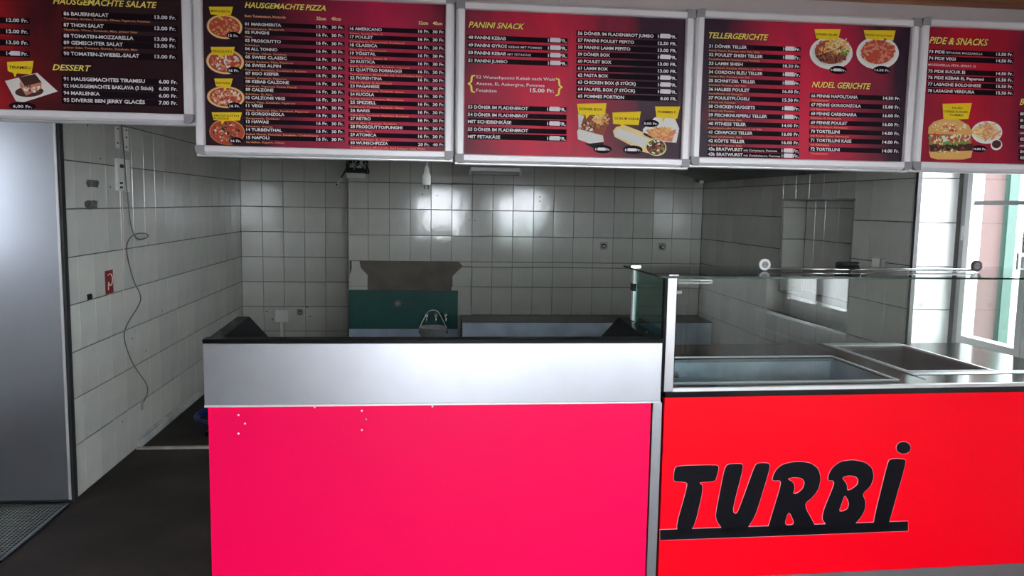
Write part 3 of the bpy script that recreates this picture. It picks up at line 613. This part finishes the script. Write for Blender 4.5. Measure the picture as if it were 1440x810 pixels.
pol(bm, k, [(84, 658), (282, 654), (284, 690), (90, 692)], 4, 30); blobs(bm, k, 180, 652, 96, 8, 24, (3, 5, 5), 10, 31, .05); blobs(bm, k, 180, 672, 94, 12, 40, (4, 8, 11), 9, 33, .02)
pol(bm, k, [(82, 692), (282, 686), (275, 718), (240, 727), (120, 727), (90, 718)], 2, 35); blobs(bm, k, 180, 690, 94, 5, 20, (5, 3), 7, 36, .05); fin(bm, B5)
tagp(B5, k, [(146, 473), (280, 470), (264, 542), (188, 545), (180, 566), (172, 543), (150, 540)], ['FAHRII', 'CHEESE BURGER -', 'POMMES'], [190, 150, 180], 496, [235, 270, 240], 9); badge(B5, k, 313, 678, 40, 17, '14.00 Fr.', cap=10)
k = 'a'
bm = bmesh.new(); pol(bm, k, [(30, 512), (235, 460), (365, 578), (145, 648), (100, 640)], 6, 1); ell(bm, k, 185, 580, 80, 30, 4, 2, 20, .1)
pol(bm, k, [(118, 490), (222, 468), (262, 520), (155, 545)], 4, 5); pol(bm, k, [(125, 510), (150, 545), (262, 518), (262, 560), (165, 605), (125, 545)], 7, 4); blobs(bm, k, 205, 562, 55, 18, 30, (6, 3, 7, 8), 10, 8); fin(bm, B1)
tagp(B1, k, [(46, 392), (214, 386), (200, 472), (108, 465), (96, 490), (84, 462), (50, 450)], 'TIRAMISU', 58, 434, 195, 18); badge(B1, k, 143, 672, 76, 24, '6,00 Fr.', cap=18)

# gather all text into one flat mesh per board and kind
dg = bpy.context.evaluated_depsgraph_get(); dg.update()
groups = {}
for o, root, kind, x, z, h, wid, col, layer in TEXTS:
    me = o.evaluated_get(dg).to_mesh(); vs = [v.co.copy() for v in me.vertices]; fs = [tuple(p.vertices) for p in me.polygons]
    o.evaluated_get(dg).to_mesh_clear()
    if not vs: continue
    xs = [v.x for v in vs]; x_0, x_1 = min(xs), max(xs)
    ys = [v.y for v in vs]
    if kind == 'brace': y_0, capn = min(ys), max(ys)-min(ys)
    else: y_0, capn = 0, .73
    sz = h/capn; sx = wid/(x_1-x_0) if wid else sz
    G = groups.setdefault((root.name, kind, col), ([], [], root)); n0 = len(G[0])
    G[0].extend([(x+(v.x-x_0)*sx, YBD-.0022-layer*.0006, z+(v.y-y_0)*sz) for v in vs]); G[1].extend([tuple(i+n0 for i in f) for f in fs])
for (rn, kind, col), (V, F_, root) in groups.items():
    me = bpy.data.meshes.new(kind); me.from_pydata(V, [], F_); me.materials.append(M_ink[col]); me.update()
    o = bpy.data.objects.new(kind, me); COL.objects.link(o); o.parent = root; o['kind'] = 'stuff'
for tt in TEXTS:
    cu = tt[0].data; bpy.data.objects.remove(tt[0]); bpy.data.curves.remove(cu)

# ------------------------------------------------------------------ left (pink) counter
ct = thing('service_counter', 'pink fronted service counter with a scuffed steel band and black side guards', 'counter', (0, 2.7, 0))
box('front_panel', (-.735, -.006, .12, .793, .02, .913), M_pink, ct)
box('carcass', (-.735, .02, .0, .794, .54, .90), M_black, ct)
box('worktop', (-.735, .02, .908, .80, .54, .945), M_darksteel, ct)
box('plinth', (-.72, .0, 0, .79, .02, .12), M_darksteel, ct)
box('steel_band', (-.742, -.022, .912, .822, .02, 1.122), M_bandsteel, ct, .002)['label'] = 'scuffed stainless steel band'
box('band_lip', (-.742, -.024, .906, .822, -.004, .913), mat('bright_lip', (.85, .85, .85), .3, .3), ct)
box('black_rim', (-.744, -.024, 1.122, .826, .03, 1.136), M_black, ct, .002)
for s, x in ((1, -.744), (-1, .826)):
    bm = bmesh.new()
    sec = [(x, .945), (x, 1.13), (x+s*.045, 1.13), (x+s*.17, 1.0), (x+s*.17, .945)]
    ys = (.025, .47)
    A = [bm.verts.new((a, ys[0], min(b, 1.128))) for a, b in sec]; B = [bm.verts.new((a, ys[1], b+(.012 if b > 1.1 else 0))) for a, b in sec]
    bm.faces.new(A); bm.faces.new(B[::-1])
    for i in range(5): bm.faces.new((A[i], A[(i+1) % 5], B[(i+1) % 5], B[i]))
    g = obj('side_guard', bm, M_black, ct)
    for yy in (.12, .33):
        bm = bmesh.new(); lathe(bm, [(.008, 0), (.008, .003), (.004, .005)], (x+s*.02, yy, 1.132+.012*(yy/.47)), 10); obj('screw', bm, M_chrome, g)
for u, v in ((336, 583), (345, 595), (336, 609), (509, 577), (515, 589), (509, 604), (608, 571), (706, 563), (443, 572)):
    q = on_y(u, v, 2.7); bm = bmesh.new(); lathe(bm, [(.0035, 0), (.0035, -.002), (.001, -.003)], (q.x, -.006, q.z), 8, 'y'); obj('screw', bm, M_alu, ct)
tag(boxes('counter_joint_post', [(.797, 2.686, 0, .831, 2.715, .904)], M_steel, None, .001), 'upright steel cover strip between the two counters', 'post')

# ------------------------------------------------------------------ right (red) display counter
RZ = .030
dc = thing('display_counter', 'bright red display counter with black cut-out name lettering', 'counter', (.842, 2.7, 0), rz=RZ)
LEN = 1.86
box('front_panel', (0, -.006, .236, LEN, .012, .922), M_red, dc)
boxes('carcass', [(0, .012, 0, LEN, .10, .922), (0, .10, 0, LEN, .95, .60)], M_black, dc)
box('plinth', (0, .0, 0, LEN, .011, .232), mat('plinth_steel', (.40, .40, .41), .4, .8), dc)
# black deck with two wells
WX0, WX1, WY0, WY1 = .06, .975, .125, .60
VX0, VX1, VY0, VY1 = 1.13, 1.50, .27, .85
boxes('deck', [(0, -.010, .922, LEN, WY0, .942), (0, WY0, .922, WX0, .93, .942), (WX0, WY1, .922, WX1, .93, .942), (WX1, WY0, .922, VX0-.02, .93, .940), (VX1+.02, VY0, .922, LEN, .93, .942), (VX0-.02, WY0, .922, LEN, VY0-.06, .942)], M_granite, dc)
boxes('deck_steel', [(VX0-.02, VY0-.06, .922, LEN, VY0, .944), (VX0-.02, VY0, .922, VX0, .93, .944), (VX1, VY0, .922, VX1+.02, .93, .944), (VX0, VY1, .922, VX1, .93, .944)], M_steel, dc)
for nm, (x0, x1, y0, y1, d, m) in {'heated_well': (WX0, WX1, WY0, WY1, .22, mat('well_steel', (.55, .66, .76), .35, .2, noise=.25, nscale=9)), 'side_well': (VX0, VX1, VY0, VY1, .12, M_darksteel)}.items():
    z0 = .936-d
    boxes(nm, [(x0-.004, y0, z0, x0, y1, .936), (x1, y0, z0, x1+.004, y1, .936), (x0, y0-.004, z0, x1, y0, .936), (x0, y1, z0, x1, y1+.004, .936)], m, dc)
    box('well_floor', (x0, y0, z0-.004, x1, y1, z0), M_darksteel, dc)
    boxes('well_rim', [(x0-.010, y0-.010, .940, x1+.010, y0, .947), (x0-.010, y1, .940, x1+.010, y1+.010, .947), (x0-.010, y0, .940, x0, y1, .947), (x1, y0, .940, x1+.010, y1, .947)], M_alu, dc)
# name lettering, traced as cut-out letters on the panel plane
def pp(x, y):
    u, v = 890+x/2.618, 540+y/2.618
    d = ray(u, v); o0 = Vector((0, 0, EYE)); n = Vector((-math.sin(RZ), math.cos(RZ), 0)); c = Vector((.842, 2.7, 0))
    q = o0+d*((c-o0).dot(n)/d.dot(n))-c
    return (q.x*math.cos(RZ)+q.y*math.sin(RZ), q.z)
def chaik(p, it=2):
    for _ in range(it):
        o = []
        for i in range(len(p)):
            a, b = p[i], p[(i+1) % len(p)]; o += [(a[0]*.8+b[0]*.2, a[1]*.8+b[1]*.2), (a[0]*.2+b[0]*.8, a[1]*.2+b[1]*.8)]
        p = o
    return p
LET = {
 'T': [[(150, 312), (160, 298), (306, 295), (313, 303), (302, 348), (292, 356), (236, 358), (258, 373), (217, 545), (148, 548), (200, 366), (190, 357), (152, 356), (146, 348)]],
 'U': [[(346, 292), (396, 290), (403, 301), (364, 452), (366, 470), (376, 475), (386, 462), (444, 300), (456, 288), (496, 288), (502, 300), (455, 455), (440, 492), (418, 525), (410, 545), (330, 548), (322, 525), (306, 502), (301, 480), (308, 440), (334, 308)]],
 'R': [[(509, 353), (512, 335), (524, 312), (548, 292), (600, 282), (648, 287), (678, 308), (687, 345), (678, 385), (655, 415), (623, 440), (668, 520), (668, 540), (488, 545), (495, 520), (543, 362), (536, 351)], [(562, 345), (590, 339), (618, 343), (629, 358), (622, 382), (602, 399), (584, 401), (592, 378), (585, 358)], [(569, 460), (594, 514), (551, 517)]],
 'B': [[(713, 352), (716, 330), (730, 305), (758, 283), (806, 276), (852, 286), (876, 308), (881, 340), (870, 372), (838, 402), (851, 425), (849, 460), (832, 490), (812, 510), (812, 535), (712, 540), (706, 512), (692, 494), (698, 460), (738, 364), (732, 351)], [(762, 341), (790, 333), (816, 337), (826, 350), (822, 368), (800, 385), (783, 390), (783, 365)], [(775, 402), (791, 432), (787, 456), (770, 465), (753, 465), (762, 440)]],
 'i': [[(938, 276), (958, 272), (994, 274), (1000, 284), (938, 505), (930, 535), (872, 537), (882, 505), (886, 478), (930, 300)]],
 'bar': [[(97, 533), (520, 519), (1007, 502), (1007, 537), (520, 556), (97, 571)]],
 'dot': [[(991+26*math.cos(a), 232+22*math.sin(a)) for a in [2*math.pi*i/20 for i in range(20)]]]}
def letter(nm, loops, y0, m, grow=0):
    cu = bpy.data.curves.new('l', 'CURVE'); cu.dimensions = '2D'; cu.fill_mode = 'BOTH'; cu.extrude = .0015; cu.offset = grow
    for lp in loops:
        p = lp if nm in ('bar', 'dot') else chaik(lp); p = [pp(*q) for q in p]
        s = cu.splines.new('POLY'); s.points.add(len(p)-1); s.use_cyclic_u = True
        for i, q in enumerate(p): s.points[i].co = (q[0], q[1], 0, 1)
    o = bpy.data.objects.new('l', cu); COL.objects.link(o); bpy.context.view_layer.update()
    me = bpy.data.meshes.new_from_object(o.evaluated_get(bpy.context.evaluated_depsgraph_get())); bpy.data.objects.remove(o)
    for v in me.vertices: v.co = (v.co.x, y0-v.co.z, v.co.y)
    me.materials.clear(); me.materials.append(m)
    q = bpy.data.objects.new('letter' if nm != 'bar' else 'lettering_underline', me); COL.objects.link(q); q.parent = dc; return q
M_outline = flat('letter_outline', (.85, .45, .50))
for nm, loops in LET.items():
    o = letter(nm, loops, -.0085, M_letter)
    if nm == 'dot': o.name = 'letter_dot'
    letter(nm, loops, -.0078, M_outline, .0012).name = 'letter_outline'

# ------------------------------------------------------------------ glass display case on the red counter
gc = thing('glass_display_case', 'clear glass display case standing on the red counter', 'display case', (.842, 2.7, .942), rz=RZ)
H = .408; Z0 = .0
box('corner_post', (-.004, -.004, 0, .030, .022, H), mat('post_aluminium', (.62, .60, .62), .3, .7), gc, .002)
box('corner_post', (-.010, .400, 0, .006, .425, H), M_alu, gc, .002)
box('post_seal', (-.014, -.004, 0, -.004, .022, H), M_black, gc)
box('corner_post', (LEN-.03, -.004, 0, LEN, .022, H), M_alu, gc, .002)
fg = box('front_glass', (.030, .003, .012, LEN-.03, .009, H), M_case, gc)
box('front_channel', (.030, -.004, 0, LEN-.03, .016, .012), M_alu, gc)
boxes('front_glass_edge', [(.031, .002, .012, .0335, .010, H)], M_edge, gc)
box('end_glass', (-.004, .022, .006, .002, .400, H), M_caseend, gc)
box('end_glass', (LEN-.006, .022, .006, LEN, .46, H), M_caseend, gc)
tg = box('top_glass', (-.03, -.012, H+.001, LEN, .47, H+.007), M_case, gc)
boxes('top_glass_edge', [(-.03, -.014, H+.0005, LEN, -.012, H+.0075), (-.033, -.012, H+.0005, -.030, .47, H+.0075)], M_edge, gc)
for z in (.06, H-.05):
    box('glass_clip', (.028, -.009, z-.008, .048, .014, z+.008), M_chrome, gc, .002)
box('glass_clip', (-.012, .385, H-.09, -.002, .43, H-.06), M_black, gc); box('glass_clip', (-.012, .385, .07, -.002, .43, .10), M_black, gc)
box('glass_clip', (.0, -.006, H+.007, .035, .03, H+.012), M_chrome, gc); box('glass_clip', (-.02, .40, H+.007, .02, .43, H+.012), M_chrome, gc)
boxes('lamp_rail', [(.034, .02, H-.012, .17, .028, H-.008), (.034, .02, H-.022, .17, .028, H-.018), (.166, .02, H-.022, .17, .028, H-.008)], M_white, gc)
# rod with suction discs and tangle of cable lying on the top glass
ZT = .942+H+.007
YD = 2.95
a = on_y(1075, 378, YD); b = on_y(1380, 379, YD)
rod = thing('lamp_rod', 'thin metal rod with round discs at its ends lying on the display case', 'rod', (0, YD, ZT+.002), rz=0)
R_ = .0225
bm = bmesh.new(); tube(bm, [(a.x+.01, 0, .006), (b.x-.005, .03, .006)], .0045, 8); obj('rod', bm, M_chrome, rod, True)
for q, mm, yy in ((a, M_white, 0), (b, M_darksteel, .03)):
    bm = bmesh.new(); lathe(bm, [(R_, -.004), (R_, .004)], (q.x, yy, R_+.0005), 24, 'y'); d = obj('end_disc', bm, mm, rod)
    bm = bmesh.new(); lathe(bm, [(R_*.6, -.0055), (R_*.55, -.0065)], (q.x, yy, R_+.0005), 20, 'y'); obj('disc_face', bm, M_cap, d)
    for zz in (-.006, .006):
        bm = bmesh.new(); lathe(bm, [(.002, -.0066), (.002, -.0075)], (q.x+zz, yy, R_+.002), 8, 'y'); obj('screw', bm, M_blackcable, d)
bm = bmesh.new(); c0 = on_y(1172, 380, YD); c1 = on_y(1218, 380, YD); pts = []
for i in range(46):
    t_ = i/45; pts.append((c0.x+(c1.x-c0.x)*(.5+.5*math.sin(i*1.9)*(1-.2*random.random())), .008+random.uniform(-.02, .03), .007+.024*abs(math.sin(i*2.7))))
tube(bm, smoothpts(pts, 2), .0042, 6); o = obj('cable_tangle', bm, M_blackcable, None, True); o.location = (0, YD, ZT+.003)
tag(o, 'small tangle of dark cable on the middle of the glass case top', 'cable')

# ------------------------------------------------------------------ left kitchen wall fittings
def wallpt(u, v, off=.01): q = on_x(u, v, XLK); q.x += off; return q
hc = thing('hanging_cable', 'thin grey cable hanging loosely down the left tile wall', 'cable', (XLK+.012, 5.1, CEIL))
path = [(167, 130), (167, 175), (172, 215), (174, 255), (178, 290), (181, 318), (183, 335), (190, 338), (202, 333), (200, 328), (186, 328), (175, 333), (174, 347), (178, 370), (186, 398), (196, 415), (194, 428), (178, 452), (171, 467), (173, 485), (185, 515), (203, 538), (206, 550), (199, 566)]
pts = []
for i, (u, v) in enumerate(path):
    q = wallpt(u, v, .012+(.02 if 5 < i < 12 else 0)); pts.append(q-hc.location)
cable('cable', pts, .0036, M_cable, hc, 6, 3)
q = wallpt(198, 570)-hc.location; box('cable_end', (q.x-.006, q.y-.012, q.z-.03, q.x+.006, q.y+.012, q.z+.02), M_cap, hc, .003)
t2 = cable('thin_wire', [wallpt(170, 270, .006), wallpt(173, 330, .006), wallpt(172, 400, .006), wallpt(173, 440, .006)], .0022, M_signwhite, None, 5); tag(t2, 'faint pale wire running straight down the left wall', 'wire')
def wbox(name, u0, v0, u1, v1, d, m, label, cat, bev=.002, y0=None):
    a, b = wallpt(u0, v0, 0), wallpt(u1, v1, 0); zt = (a.z+wallpt(u1, v0, 0).z)/2; zb = (b.z+wallpt(u0, v1, 0).z)/2
    o = box(name, (XLK, min(a.y, b.y), min(zt, zb), XLK+d, max(a.y, b.y), max(zt, zb)), m, None, bev)
    return tag(o, label, cat) if label else o
sw = thing('cable_trunking', 'white plastic cable trunking on the left wall behind the grey cable', 'trunking', (XLK, 5.02, 1.63))
def wpart(name, u0, v0, u1, v1, d, m, root, x0=0):
    a, b = wallpt(u0, v0, 0), wallpt(u1, v1, 0)
    zt, zb = (a.z+wallpt(u1, v0, 0).z)/2, (b.z+wallpt(u0, v1, 0).z)/2
    L = root.location
    return box(name, (x0, min(a.y, b.y)-L.y, min(zt, zb)-L.z, x0+d, max(a.y, b.y)-L.y, max(zt, zb)-L.z), m, root, .0015)
wpart('trunk_cover', 161, 223, 171, 268, .018, M_white, sw); wpart('trunk_cover', 175, 225, 181, 270, .012, M_white, sw)
wpart('knockout', 164, 231, 169, 236, .003, M_blackcable, sw, .018); wpart('knockout', 164, 256, 168, 259, .003, M_blackcable, sw, .018); wpart('knockout', 164, 262, 168, 265, .003, M_blackcable, sw, .018)
sp2 = thing('wall_plate', 'narrow pale plate with screws high on the left wall', 'plate', (XLK, 5.1, 1.95))
wpart('plate', 161, 178, 167, 208, .006, M_white, sp2); wpart('plate', 173, 180, 180, 212, .006, M_white, sp2)
for u, v in ((164, 181), (164, 201), (176, 183), (176, 193), (176, 207)): wpart('screw', u-1, v-1, u+1, v+1, .003, M_blackcable, sp2, .006)
fs = thing('fire_hose_sign', 'small dark red sign with a white hose symbol', 'sign', (XLK, 4.8, 1.03))
wpart('sign_plate', 147, 380, 159, 413, .004, M_signred, fs)
q = fs.location
cable('hose_symbol', [wallpt(150, 387, .0055)-q, wallpt(154, 384, .0055)-q, wallpt(157, 390, .0055)-q, wallpt(156, 400, .0055)-q, wallpt(153, 402, .0055)-q, wallpt(151, 395, .0055)-q, wallpt(151, 408, .0055)-q], .0035, M_signwhite, fs, 5, 2)
def ragged(name, u0, v0, u1, v1, label, cat, m=M_mortar):
    a, b = wallpt(u0, v0, 0), wallpt(u1, v1, 0); cy, cz = (a.y+b.y)/2, (a.z+b.z)/2; ry, rz_ = abs(b.y-a.y)/2, abs(a.z-b.z)/2
    P_ = []
    for i in range(18):
        t_ = 2*math.pi*i/18; c, s = math.cos(t_), math.sin(t_); k_ = random.uniform(.85, 1.12)
        P_.append((cy+ry*math.copysign(abs(c)**.4, c)*k_, cz+rz_*math.copysign(abs(s)**.4, s)*k_))
    bm = bmesh.new(); prism(bm, P_, XLK-.003, XLK+.004, 'x'); return tag(obj(name, bm, m), label, cat)
ragged('mortar_patch', 121, 252, 138, 264, 'upper rough grey mortar patch on the left wall', 'patch')
ragged('mortar_patch', 119, 282, 137, 293, 'lower rough grey mortar patch on the left wall', 'patch')
ragged('drill_hole', 122, 414, 129, 420, 'dark chipped hole in the left wall near the red sign', 'hole', M_blackcable)
for (u, v), lb_ in zip(((123, 176), (141, 223), (155, 263), (228, 437), (186, 476), (205, 493), (172, 593)), ('topmost, near the top of the left wall', 'left of the white cable trunking', 'below the white trunking, above the red sign', 'right of the hanging cable and the red sign', 'level with the counter, just right of the cable', 'right of the low bend of the cable', 'low on the left wall near the floor')):
    a = wallpt(u, v, 0); bm = bmesh.new(); lathe(bm, [(.006, -.001), (.006, .0015)], a, 8, 'x')
    tag(obj('drill_hole', bm, M_blackcable), 'tiny dark drill hole '+lb_, 'hole', 'small drill holes in the left wall')

# ------------------------------------------------------------------ back wall fittings
def socket(u, v, Y, s, label, open_=True):
    q = on_y(u, v, Y); r = thing('wall_socket', label, 'socket', (q.x, Y, q.z))
    if open_:
        boxes('frame', [(-s, -.008, -s, s, .0, -s+.009), (-s, -.008, s-.009, s, 0, s), (-s, -.008, -s, -s+.009, 0, s), (s-.009, -.008, -s, s, 0, s)], M_cap, r)
        bm = bmesh.new(); lathe(bm, [(s*.72, -.010), (s*.72, -.001)], (0, 0, 0), 16, 'y'); obj('box_hole', bm, M_blackcable, r)
        for i in range(5):
            cable('wire', [(random.uniform(-.02, .02), -.010, random.uniform(-.02, .02)) for _ in range(4)], .0028, M_alu if i % 2 else M_cap, r, 5, 2)
    else:
        box('cover', (-s, -.035, -s, s, 0, s), M_white, r, .006); box('cover_lip', (-s*.85, -.041, -s*.85, s*.85, -.035, s*.85), M_white, r, .002)
    return r
socket(849, 346, YM, .036, 'left open socket box on the upper back wall')
socket(931, 347, YM, .036, 'right open socket box on the upper back wall')
s_ = socket(396, 444, YB, .066, 'white closed junction box low on the back wall', False)
box('conduit', (-.012, -.02, -.45, .012, 0, -.066), M_white, s_, .004)
s_ = socket(422, 439, YB, .03, 'ragged open wiring hole beside the white junction box')
for (u, v), lb_ in zip(((375, 438), (436, 445), (432, 432), (383, 449)), ('upper left of the white junction box', 'lower right of the ragged wiring hole', 'upper right of the ragged wiring hole', 'close beside the left edge of the junction box')):
    a = on_y(u, v, YB); bm = bmesh.new(); lathe(bm, [(.007, -.002), (.007, .001)], a, 8, 'y')
    tag(obj('drill_hole', bm, M_blackcable), 'tiny dark drill hole '+lb_, 'hole', 'small drill holes in the back wall')
for (u, v), lb_ in zip(((660, 310), (668, 310), (594, 273), (615, 275), (759, 277), (759, 283)), ('left one of the close pair left of the bright reflection', 'right one of the close pair left of the bright reflection', 'just under the dangling plug, left', 'just right of the dangling plug', 'upper one of two right of the tube lamp', 'lower one of two right of the tube lamp')):
    a = on_y(u, v, YM); bm = bmesh.new(); lathe(bm, [(.006, -.002), (.006, .001)], a, 8, 'y')
    tag(obj('drill_hole', bm, M_blackcable), 'tiny dark drill hole '+lb_, 'hole', 'small drill holes high in the back wall')
# fluorescent fitting
la, lb = on_y(661, 242, YM), on_y(731, 242, YM)
ff = thing('wall_lamp', 'unlit white tube lamp on the top of the back wall', 'lamp', ((la.x+lb.x)/2, YM, (la.z+lb.z)/2))
hl = (lb.x-la.x)/2
box('housing', (-hl, -.07, 0, hl, -.001, .045), M_alu, ff, .006)
bm = bmesh.new(); tube(bm, [(-hl+.01, -.05, -.015), (hl-.01, -.05, -.015)], .018, 12); obj('tube', bm, mat('lamp_tube', (.72, .72, .72), .25), ff, True)
for s in (-1, 1): box('end_cap', (s*hl-.012, -.072, -.035, s*hl+.012, -.02, .02), M_white, ff, .003)
# wiring box
q = on_y(502, 236, YM)
wbx = thing('wiring_box', 'torn open wiring box full of loose wires at the wall corner', 'wiring', (q.x, YM, q.z))
box('box_back', (-.10, -.02, -.05, .10, 0, .14), M_blackcable, wbx); box('cable_duct', (-.10, -.05, -.10, .08, 0, -.05), M_white, wbx, .006)
for i in range(16):
    x = random.uniform(-.09, .09); cable('wire', [(x, -.03, .12), (x+random.uniform(-.05, .05), -.06, .05), (random.uniform(-.09, .10), -.07, -.01), (random.uniform(-.09, .11), -.04, random.uniform(-.05, .05))], .0045, [M_alu, M_blackcable, M_cap, M_white][i % 4], wbx, 5, 2)
cable('wire', [(-.09, -.03, .0), (-.12, -.05, -.06), (-.15, -.05, -.11), (-.19, -.05, -.17)], .006, M_blackcable, wbx); cable('wire', [(-.14, -.052, -.10), (-.17, -.054, -.14), (-.18, -.054, -.16)], .008, M_white, wbx)
cable('wire', [(.06, -.03, .06), (.11, -.04, .0), (.12, -.04, -.06), (.06, -.05, -.04)], .006, M_blackcable, wbx)
# hanging plug
q = on_y(600, 250, 4.2)
pg = thing('power_plug', 'white power plug dangling on its cord below the menu boards', 'plug', (q.x, 4.2, q.z))
cable('cord', [(0, 0, .02), (.001, 0, .2), (-.004, 0, .5), (0, 0, CEIL-q.z)], .0045, M_white, pg)
bm = bmesh.new(); lathe(bm, [(.006, .062), (.012, .045), (.016, .02), (.021, .012), (.021, -.035), (.018, -.038)], (0, 0, 0), 16); obj('plug_body', bm, M_white, pg, True)
for s in (-.009, .009):
    bm = bmesh.new(); tube(bm, [(s, 0, -.037), (s, 0, -.060)], .0035, 8); obj('pin', bm, M_darksteel, pg)
# small socket on the right wall, chipped hole in the reveal
q = on_x(1237, 372, XRK); so = thing('wall_socket', 'small white socket on the right wall beside the niche', 'socket', (XRK, q.y, q.z))
box('cover', (-.03, -.04, -.04, 0, .04, .04), M_white, so, .004); box('dark_side', (-.028, -.062, -.04, -.001, -.042, .04), M_cap, so)
q = on_y(1296, 429, 4.23); bm = bmesh.new(); lathe(bm, [(.014, -.002), (.014, .002)], q, 12, 'y'); tag(obj('drill_hole', bm, M_cap), 'grey chipped hole in the bright window reveal', 'hole')
# extractor hood
hd = thing('extractor_hood', 'dark metal extractor hood corner under the ceiling at the back right', 'hood', (2.2, 6.4, 1.85))
bm = bmesh.new(); prism(bm, [(.535, 1.36), (.535, -1.8), (-.55, -1.8), (-.50, -.9), (.20, .55), (.45, 1.36)], 0, .05, 'z'); obj('hood_skirt', bm, mat('hood_steel', (.03, .03, .032), .4, .3), hd)
bm = bmesh.new(); prism(bm, [(.530, 1.30), (.530, -1.75), (-.45, -1.75), (.20, .50)], .05, CEIL-1.85, 'z'); obj('hood_body', bm, mat('black_hood', (.02, .02, .02), .5), hd)
bm = bmesh.new(); lathe(bm, [(.02, 0), (.02, -.02), (.012, -.03)], (.34, .85, 0), 12); obj('bolt', bm, M_white, hd)
# cupboard line: green board, taps, low steel bench, bucket, ledge
gb = thing('green_board', 'dark green painted splash board on the back wall', 'board', (-.245, YM, .363))
box('panel', (-.522, -.018, -.11, .535, .0, .379), M_green, gb)
box('lower_steel', (-.522, -.022, -.36, .535, .0, -.002), M_skysteel, gb)['label'] = 'lower steel strip with sky light painted in as blue'
q = on_y(559, 426, YM); bm = bmesh.new(); lathe(bm, [(.035, -.028), (.040, -.018)], (q.x+.245, 0, q.z-.363), 16, 'y'); obj('outlet_ring', bm, M_darksteel, gb)
box('outlet_knob', (q.x+.245-.015, -.045, q.z-.363-.012, q.x+.245+.02, -.028, q.z-.363+.01), M_cap, gb, .004)
for i, u in enumerate((600, 613, 627)):
    q = on_y(u, 443, YM-.02); t_ = thing('water_tap', ['left', 'middle', 'right'][i]+'most of three chrome wall taps on the green board', 'tap', (q.x, YM-.018, q.z), 'chrome taps on the green board')
    bm = bmesh.new(); lathe(bm, [(.026, 0), (.026, -.008), (.012, -.012), (.012, -.05), (.018, -.052), (.018, -.07), (.008, -.074)], (0, 0, 0), 16, 'y'); obj('tap_body', bm, M_chrome, t_, True)
    bm = bmesh.new(); tube(bm, smoothpts([(0, -.04, 0), (0, -.07, -.01), (0, -.075, -.05)], 2), .009, 8); obj('spout', bm, M_chrome, t_, True)
    boxes('tap_handle', [(-.022, -.068, .014, .022, -.056, .024)], M_chrome, t_, .003)
bn = thing('steel_bench', 'low stainless bench below the green board', 'bench', (-.24, 7.35, 0))
box('bench_top', (-.53, -.42, .17, .54, .405, .20), M_skysteel, bn, .004)
for sx in (-.50, .50):
    for sy in (-.38, .36): box('leg', (sx-.02, sy-.02, 0, sx+.02, sy+.02, .17), M_steel, bn)
ld = thing('steel_ledge', 'long low steel ledge along the foot of the back wall', 'ledge', (1.52, 7.55, 0))
box('ledge_front', (-1.20, -.22, 0, 1.21, -.20, .49), M_skysteel, ld); box('ledge_top', (-1.20, -.22, .49, 1.21, .225, .50), M_darksteel, ld)  # blue front stands in for sky light on the lower tiles
box('ledge_end', (-1.20, -.20, 0, -1.18, .225, .49), M_darksteel, ld)
bk = thing('bucket', 'steel bucket with raised wire handle before the green board', 'bucket', (.045, 7.2, .20))
bm = bmesh.new(); lathe(bm, [(.095, 0), (.122, .25), (.129, .262), (.129, .270), (.122, .272), (.119, .262), (.092, .01), (.002, .008)], (0, 0, 0), 32); obj('pail', bm, mat('galvanised_steel', (.55, .56, .57), .45, .5, noise=.3, nscale=8), bk, True)
bm = bmesh.new(); tube(bm, smoothpts([(-.13, 0, .225), (-.12, .01, .27), (-.07, .03, .37), (-.035, .04, .42), (.035, .04, .42), (.07, .03, .37), (.12, .01, .27), (.13, 0, .225)], 2), .005, 6); obj('handle', bm, M_chrome, bk, True)
for s in (-1, 1):
    box('handle_lug', (s*.118-.012*(s < 0)-.0, -.012, .21, s*.118+.012*(s > 0)+.004, .012, .24), M_darksteel, bk)
# blue hose on the floor, dark tray under it
hs = bmesh.new(); pts = []
for i in range(110):
    a_ = i*2*math.pi/52; rr = .30+.015*math.sin(i*.35); pts.append((rr*math.cos(a_), rr*math.sin(a_)*.85, .045+.012*math.sin(i*.21)+.0003*i))
tube(hs, pts, .014, 8); o = obj('hose', hs, M_blue, None, True); o.location = (-1.33, 5.72, .0)
tag(o, 'coiled blue hose lying on the kitchen floor behind the counter', 'hose')
o = tag(box('floor_tray', (-1.50, 5.40, 0, -1.0, 5.95, .030), M_black, None, .004), 'flat black tray on the floor under the blue hose', 'tray')
